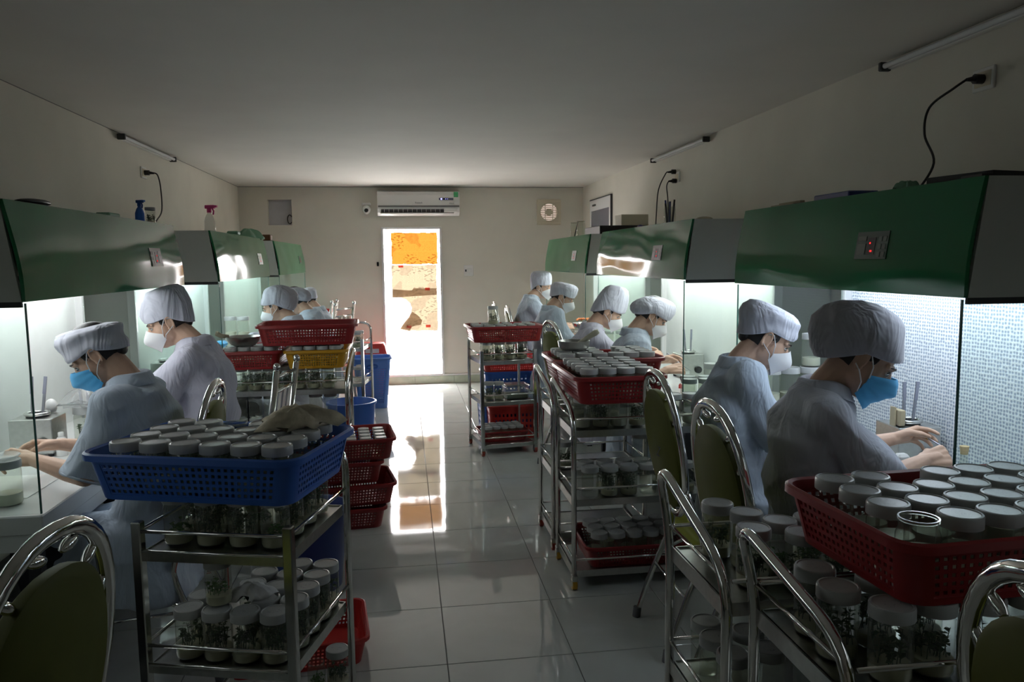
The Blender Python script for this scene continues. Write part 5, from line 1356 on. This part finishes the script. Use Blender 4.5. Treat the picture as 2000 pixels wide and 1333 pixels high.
for k, (dx, tl) in enumerate(((-.02, (0, RAD(3), 0)), (.022, (0, RAD(8), 0)))): probe((-1.60+dx, 3.56, T+.171), tl, ('upright metal probe standing straight in the left steriliser', 'tilted metal probe leaning in the left steriliser')[k], 'probes in the left steriliser')
steriliser((1.945, 2.72, T), RAD(-3), 'steel bead steriliser beside the perforated panel on nearest right bench')
for k, (dx, tl) in enumerate(((-.018, (0, RAD(-2), 0)), (.020, (0, RAD(5), 0)))): probe((1.945+dx, 2.72, T+.171), tl, ('straight metal probe in the right steriliser', 'leaning metal probe in the right steriliser')[k], 'probes in the right steriliser', .16)
steriliser((1.94, 5.07, T), 0, 'grey bead steriliser at the middle right bench', k=1)
for k, (dx, tl) in enumerate(((-.018, (0, RAD(-6), 0)), (.018, (0, RAD(1), 0)))): probe((1.94+dx, 5.07, T+.171), tl, ('leaning probe in the middle bench steriliser', 'thin upright probe in the middle bench steriliser')[k], 'probes in the middle bench steriliser', .16)
steriliser((-1.60, 5.42, T), RAD(3), 'bead steriliser deep in the middle left bench')
for k in range(3): probe((-1.70+.03*(k-1), 4.36, T), (0, RAD(3*k-3), 0), 'pen-like tool standing at the far end of the nearest left bench', 'pens on the nearest left bench', .16)
# left bench
jar((-1.37, 2.80, T), 'open-fronted jar with yellow agar at the near corner of the left bench', None, 'agar', scale=1.05)
tr_ = tag(MB().lathe([(0, .0), (.06, 0), (.072, .012), (.070, .014), (.058, .004), (0, .004)], 28).build('petri_dish', 'clear_plastic', None, 40), 'shallow clear dish resting on the near agar jar', 'dish'); tr_.location = (-1.40, 2.80, T+.158)
jar((-1.44, 3.66, T), 'plantlet jar topped with a bunched clear bag on the left bench', None, 'plant', scale=1.25)
crumple('plastic_bag', (-1.44, 3.66, T+.195), .085, .065, 'clear_plastic', 'bunched clear plastic bag on top of the plantlet jar', 'bag', 17, 1.1)
def bottle(loc, r, h, mat, capm, label, cat='bottle'):
    t = thing('small_bottle', label, cat, loc)
    MB().lathe([(0, 0), (r, 0), (r, h*.7), (r*.7, h*.8), (r*.45, h*.84), (r*.45, h*.9), (0, h*.9)], 16).build('bottle_body', mat, t, 40)
    MB().lathe([(0, h*.86), (r*.55, h*.86), (r*.55, h), (r*.45, h*1.03), (0, h*1.03)], 14).build('cap', capm, t, 40); return t
bottle((-1.485, 3.50, T), .022, .10, 'white_plastic', 'white_plastic', 'small white plastic bottle beside the steriliser')
tag(MB().ell((-1.585, 3.66, T+.19), (.026, .026, .034), n=14, m=10).build('wax_bulb', 'white_plastic', None, True), 'white rubber bulb behind the left steriliser', 'bulb')
tag(MB().b2((-1.62, 2.86, T), (-1.34, 3.18, T+.002)).build('paper_sheet', 'paper_white'), 'white paper sheet under the working hands on the left bench', 'paper')
g0 = Vector(G_L1[0]); g1 = Vector(G_L1[1])
tag(MB().tube([g0 + (g0-g1).normalized()*.05 + Vector((0, 0, .03)), g0, g0 + (g1-g0).normalized()*.09 - Vector((0, 0, .02))], [.003, .0035, .001], 6).build('scalpel', 'tool_steel', None, True), 'thin scalpel held over the left bench', 'tool')
# right bench (nearest)
fl = thing('glass_flask', 'small conical glass flask with cork stopper on nearest right bench', 'flask', (1.985, 2.46, T))
MB().lathe([(0, .002), (.045, .0), (.048, .008), (.018, .07), (.013, .085), (.013, .115), (.016, .118)], 20).build('flask_body', 'glass', fl, 40)
MB().cyl((0, 0, .105), (0, 0, .135), .0125, 12, .016).build('stopper', 'cork', fl, 40)
MB().lathe([(0, .004), (.043, .004), (.036, .025), (0, .025)], 16).build('liquid', 'clear_plastic', fl, 40)
gp = G_R1[1]
fp = thing('forceps', 'long forceps with yellow band held above the right bench', 'tool', gp)
def vtx(a, b, r, n=8): return MB().tube([a, b], r, n)
dv = (Vector(G_R1[0]) + Vector((.02, .01, .03)) - gp).normalized(); Lf = (Vector(G_R1[0]) + Vector((.02, .01, .03)) - gp).length
vtx(-dv*.085, dv*(Lf-.005), [.0042, .0022]).build('blade', 'tool_steel', fp, True); vtx(-dv*.018, dv*.006, .0062).build('yellow_band', 'plastic_yellow', fp, True)
tag(MB().b2((1.86, 2.08, T), (2.02, 2.22, T+.05), bev=.012).build('tissue_box', 'paper_white'), 'folded white paper towel by the flask', 'towel')
wb = bottle((2.0, 2.03, T), .03, .15, 'white_plastic', 'white_plastic', 'white wash bottle at the near edge of the right bench')
jar((1.80, 2.86, T), 'open glass jar holding cotton by the right steriliser', None, 'empty', lid=False, scale=.9)
tag(MB().b2((1.868, 2.66, T+.168), (1.892, 2.72, T+.230), bev=.003).b2((1.860, 2.68, T+.166), (1.865, 2.71, T+.24)).build('card_holder', 'tan_box'), 'little folded card standing on the right steriliser', 'card')
cp = thing('power_plug', 'white adaptor on a black cord behind the worker on the right bench', 'adaptor', (1.80, 2.58, T))
MB().b2((.0, -.02, .045), (.05, .02, .085), bev=.01).build('adaptor', 'white_plastic', cp); MB().tube(smooth_path([(0, 0, .065), (-.07, -.02, .055), (-.16, -.05, .045)], 6), .005, 6).build('cord', 'black', cp, True)
tag(MB().b2((1.77, 2.54, T), (1.855, 2.62, T+.04), bev=.015).build('white_tray', 'white_plastic'), 'low white tray under the adaptor', 'tray')
tag(MB().b2((1.62, 2.30, T), (1.90, 2.52, T+.004)).build('glass_plate', pm('steel_plate', (.35, .37, .36), .2, metal=.6)), 'dark working plate in front of the right steriliser', 'plate')
lb = 'tall jar of seedlings standing at the far end of nearest right bench'; g = 'seedling jars at far end of nearest right bench'
for (x, y) in [(1.64, 3.27), (1.735, 3.275), (1.83, 3.27)]: jar((x, y, T), lb, g, 'plant', scale=1.06)
for (x, y) in [(1.645, 3.27), (1.74, 3.275), (1.835, 3.27)]: jar((x, y, T+.161), 'second-tier jar on the seedling jars of nearest right bench', 'second-tier jars on nearest right bench', 'agar', scale=1.06)
jar((1.84, 3.27, T+.322), 'tallest jar on the seedling stack, lid level with the cap', None, 'agar', scale=1.0)
jar((1.60, 3.20, T), 'small dark-bottomed jar in front of the seedling stack', None, 'dark', scale=.8)
# middle right bench
lb = 'jar on the middle right bench beyond the kerchief cap'; g = 'jars on the middle right bench'
for (x, y) in [(1.57, 4.08), (1.665, 4.07), (1.60, 4.18), (1.70, 4.165), (1.76, 4.08)]: jar((x, y, T), lb, g, 'agar')
for (x, y) in [(1.84, 4.40), (1.94, 4.42)]: jar((x, y, T), 'tall pale jar behind the working hands', 'tall pale jars on the middle right bench', 'agar', scale=1.25)
g0 = Vector(G_R3[1])
tag(MB().tube([g0 + Vector((-.05, .04, .05)), g0, g0 + Vector((.07, -.06, -.055))], [.0045, .004, .0015], 6).build('forceps', 'tool_steel', None, True), 'small forceps held at the middle right bench', 'tool')
tag(MB().lathe([(0, 0), (.012, 0), (.012, .02), (.005, .03), (0, .032)], 12).build('burner_cap', 'plastic_bright_red', None, 40), 'small red cap beside the working hands at middle right bench', 'cap').location = (1.72, 4.62, T+.0)
# far right bench: bowl, basket of orange clips, boxes
pb = thing('clear_box', 'clear plastic box under the shiny bowl on far right bench', 'box', (1.64, 6.98, T)); MB().b2((-.10, -.09, 0), (.10, .09, .17), bev=.01).build('box_body', 'clear_plastic', pb)
tag(MB().lathe([(0, .0), (.05, 0), (.085, .03), (.098, .06), (.094, .06), (.075, .026), (0, .008)], 26).build('steel_bowl', 'steel', None, 40), 'shiny steel bowl on the clear box of far right bench', 'bowl').location = (1.64, 6.98, T+.172)
for k in range(6): tag(MB().cap((1.585+.024*k, 6.97+.012*(k % 3), T+.262+.006*(k % 2)), (1.61+.022*k, 7.0-.01*(k % 2), T+.272), .010, .008, 8).build('orange_clip', 'orange_veg', None, True), 'small orange clip heaped in the shiny bowl', 'clip', 'orange clips in the shiny bowl')
lb = 'clear jar in a row on the far right bench'; g = 'jars on the far right bench'
for k in range(3): jar((1.80+.10*k, 7.02-.02*k, T), lb, g, 'agar')
# middle left bench
lb = 'pale agar jar glowing in the middle left bench'; g = 'jars in the middle left bench'
for (x, y) in [(-1.50, 6.92), (-1.39, 6.90)]: jar((x, y, T), lb, g, 'agar', scale=1.2)
for (x, y) in [(-1.50, 6.92), (-1.39, 6.90)]: jar((x, y, T+.182), 'pale agar jar on the upper tier in the middle left bench', 'upper jars in the middle left bench', 'agar', scale=1.2)
tag(MB().b2((-1.36, 5.66, 1.0), (-1.28, 5.80, 1.045), bev=.015).build('blue_wrap', 'mask_blue'), 'light blue cuff-like cloth around the hand at middle left bench', 'cloth')

# ------------------------------------------------------------------ things on top of the hoods
HT = 1.8125
def spray(loc, rz, body, head, label):
    t = thing('spray_bottle', label, 'spray bottle', loc, rz)
    MB().lathe([(0, 0), (.036, 0), (.038, .01), (.037, .09), (.026, .125), (.013, .145), (.013, .155), (0, .155)], 20).build('bottle_body', body, t, 40)
    MB().cyl((0, 0, .15), (0, 0, .178), .016, 14).build('collar', head, t, 40)
    MB().b2((-.012, -.045, .178), (.012, .03, .203), bev=.004).b2((-.008, -.062, .186), (.008, -.045, .200)).build('spray_head', head, t)
    MB().tube([(0, -.025, .180), (0, -.036, .160), (0, -.030, .135)], .006, 6).build('trigger', head, t, True)
    return t
spray((-1.37, 4.33, HT), RAD(60), 'blue_cap', 'blue_cap', 'blue trigger spray bottle on the nearest left hood').scale = (.62,)*3
jar((-1.34, 4.405, HT), 'dark-filled jar beside the blue spray bottle on the hood', None, 'dark', lid=True, scale=.62)
spray((-1.36, 5.78, HT), RAD(70), 'clear_plastic', 'pink_cap', 'clear spray bottle with pink trigger on the middle left hood')
tag(MB().ell((-1.30, 2.98, HT+.012), (.05, .09, .013), n=16, m=8).build('black_pouch', 'black', None, True), 'flat black pouch on the nearest left hood', 'pouch')
tag(MB().b2((-1.33, 3.62, HT), (-1.27, 3.75, HT+.018), bev=.005).build('green_case', 'green_tarp'), 'small green case on the nearest left hood', 'case')
crumple('folded_sheet', (-1.32, 6.95, HT-.004), .15, .085, 'green_tarp', 'folded green plastic sheet on the middle left hood', 'sheet', 23, .7)
tag(MB().b2((-1.33, 7.64, HT), (-1.25, 7.76, HT+.06), bev=.008).build('brown_pouch', pm('brown_pouch', (.12, .05, .015), .6)), 'brown pouch on the farthest left hood', 'pouch')
tag(MB().b2((-1.30, 6.02, HT), (-1.22, 6.12, HT+.03), bev=.008).build('green_pad', 'green_tarp'), 'small green pad behind the pink spray bottle', 'pad')
# right hoods
tag(MB().b2((1.60, 3.02, HT), (1.66, 3.22, HT+.012), bev=.003).b2((1.62, 3.0, HT+.012), (1.64, 3.18, HT+.02)).build('tool_tray', 'tan_box'), 'thin brown tool tray at the far end of nearest right hood', 'tray')
tag(MB().b2((1.60, 2.62, HT), (1.72, 2.86, HT+.026), bev=.004).build('blue_notebook', 'plastic_navy'), 'dark blue notebook on the nearest right hood', 'notebook')
crumple('green_rag', (1.63, 2.33, HT-.003), .045, .028, 'green_tarp', 'crumpled pale green rag on the nearest right hood', 'rag', 31, .8)
tag(MB().box((1.68, 2.08, HT+.012), (.16, .22, .02), (0, 0, .2)).build('black_folder', 'black'), 'black folder at the near end of nearest right hood', 'folder')
tag(MB().b2((1.56, 1.66+.26, HT), (1.60, 2.0, HT+.008)).build('black_strip', 'black'), 'short black strip on the edge of nearest right hood', 'strip')
pj = thing('pen_jar', 'glass jar stuffed with dark pens on the middle right hood', 'jar', (1.78, 5.02, HT)); MB().lathe([(0, .002), (.034, 0), (.04, .01), (.04, .11), (.036, .13), (.038, .135)], 20).build('jar_glass', 'glass', pj, 40)
for k in range(6):
    a = k*1.05; MB().tube([(.018*cos(a), .018*sin(a), .006), (.034*cos(a+.2), .034*sin(a+.2), .155+.012*(k % 3))], .0065, 7).build('pen', ('plastic_navy', 'black')[k % 2], pj, True)
tag(MB().ell((1.72, 5.48, HT+.018), (.022, .03, .019), n=14, m=8).build('tape_roll', 'plastic_navy', None, True), 'small dark blue ball on the middle right hood', 'ball')
tag(MB().b2((1.66, 6.42, HT), (2.10, 6.98, HT+.075), bev=.006).build('black_case', 'black'), 'long black case on the farthest right hood', 'case')
tag(MB().b2((1.86, 6.46, HT+.076), (2.10, 6.66, HT+.17), bev=.003).build('cream_box', 'cream_plastic'), 'cream cardboard box standing on the black case', 'box')
for k, (y, lb) in enumerate(((7.40, 'clear jar with a brush at the edge of farthest right hood'), (7.12, 'empty clear jar next to the black case'))): jar((1.66, y, HT), lb, None, 'empty', lid=False)
tag(MB().tube([(1.66, 7.40, HT+.01), (1.685, 7.36, HT+.15)], .006, 6).build('brush', 'dark', None, True), 'dark brush leaning in a jar on the farthest hood', 'brush')
tag(MB().ell((1.74, 4.32, HT+.014), (.05, .05, .015), n=14, m=8).build('lens_cloth', 'cloth', None, True), 'small beige pad on the near end of the middle right hood', 'pad')

# ------------------------------------------------------------------ look-alikes: told apart by their order across the view
ORD = ('first', 'second', 'third', 'fourth', 'fifth', 'sixth', 'seventh', 'eighth', 'ninth', 'tenth', 'eleventh', 'twelfth', 'thirteenth', 'fourteenth', 'fifteenth', 'sixteenth', 'seventeenth', 'eighteenth')
bpy.context.view_layer.update()
same = {}
for o in SC.objects:
    if o.parent is None and 'category' in o and 'label' in o: same.setdefault(o['label'], []).append(o)
for lb, obs in same.items():
    if len(obs) < 2: continue
    
    def ctr(o):
        if o.type != 'MESH': return o.matrix_world.translation
        return o.matrix_world @ (sum((Vector(c) for c in o.bound_box), Vector())/8)
    obs.sort(key=lambda o: ctr(o).x/ctr(o).y)
    for k, o in enumerate(obs): o['label'] = lb + ', ' + ORD[k] + ' from left'
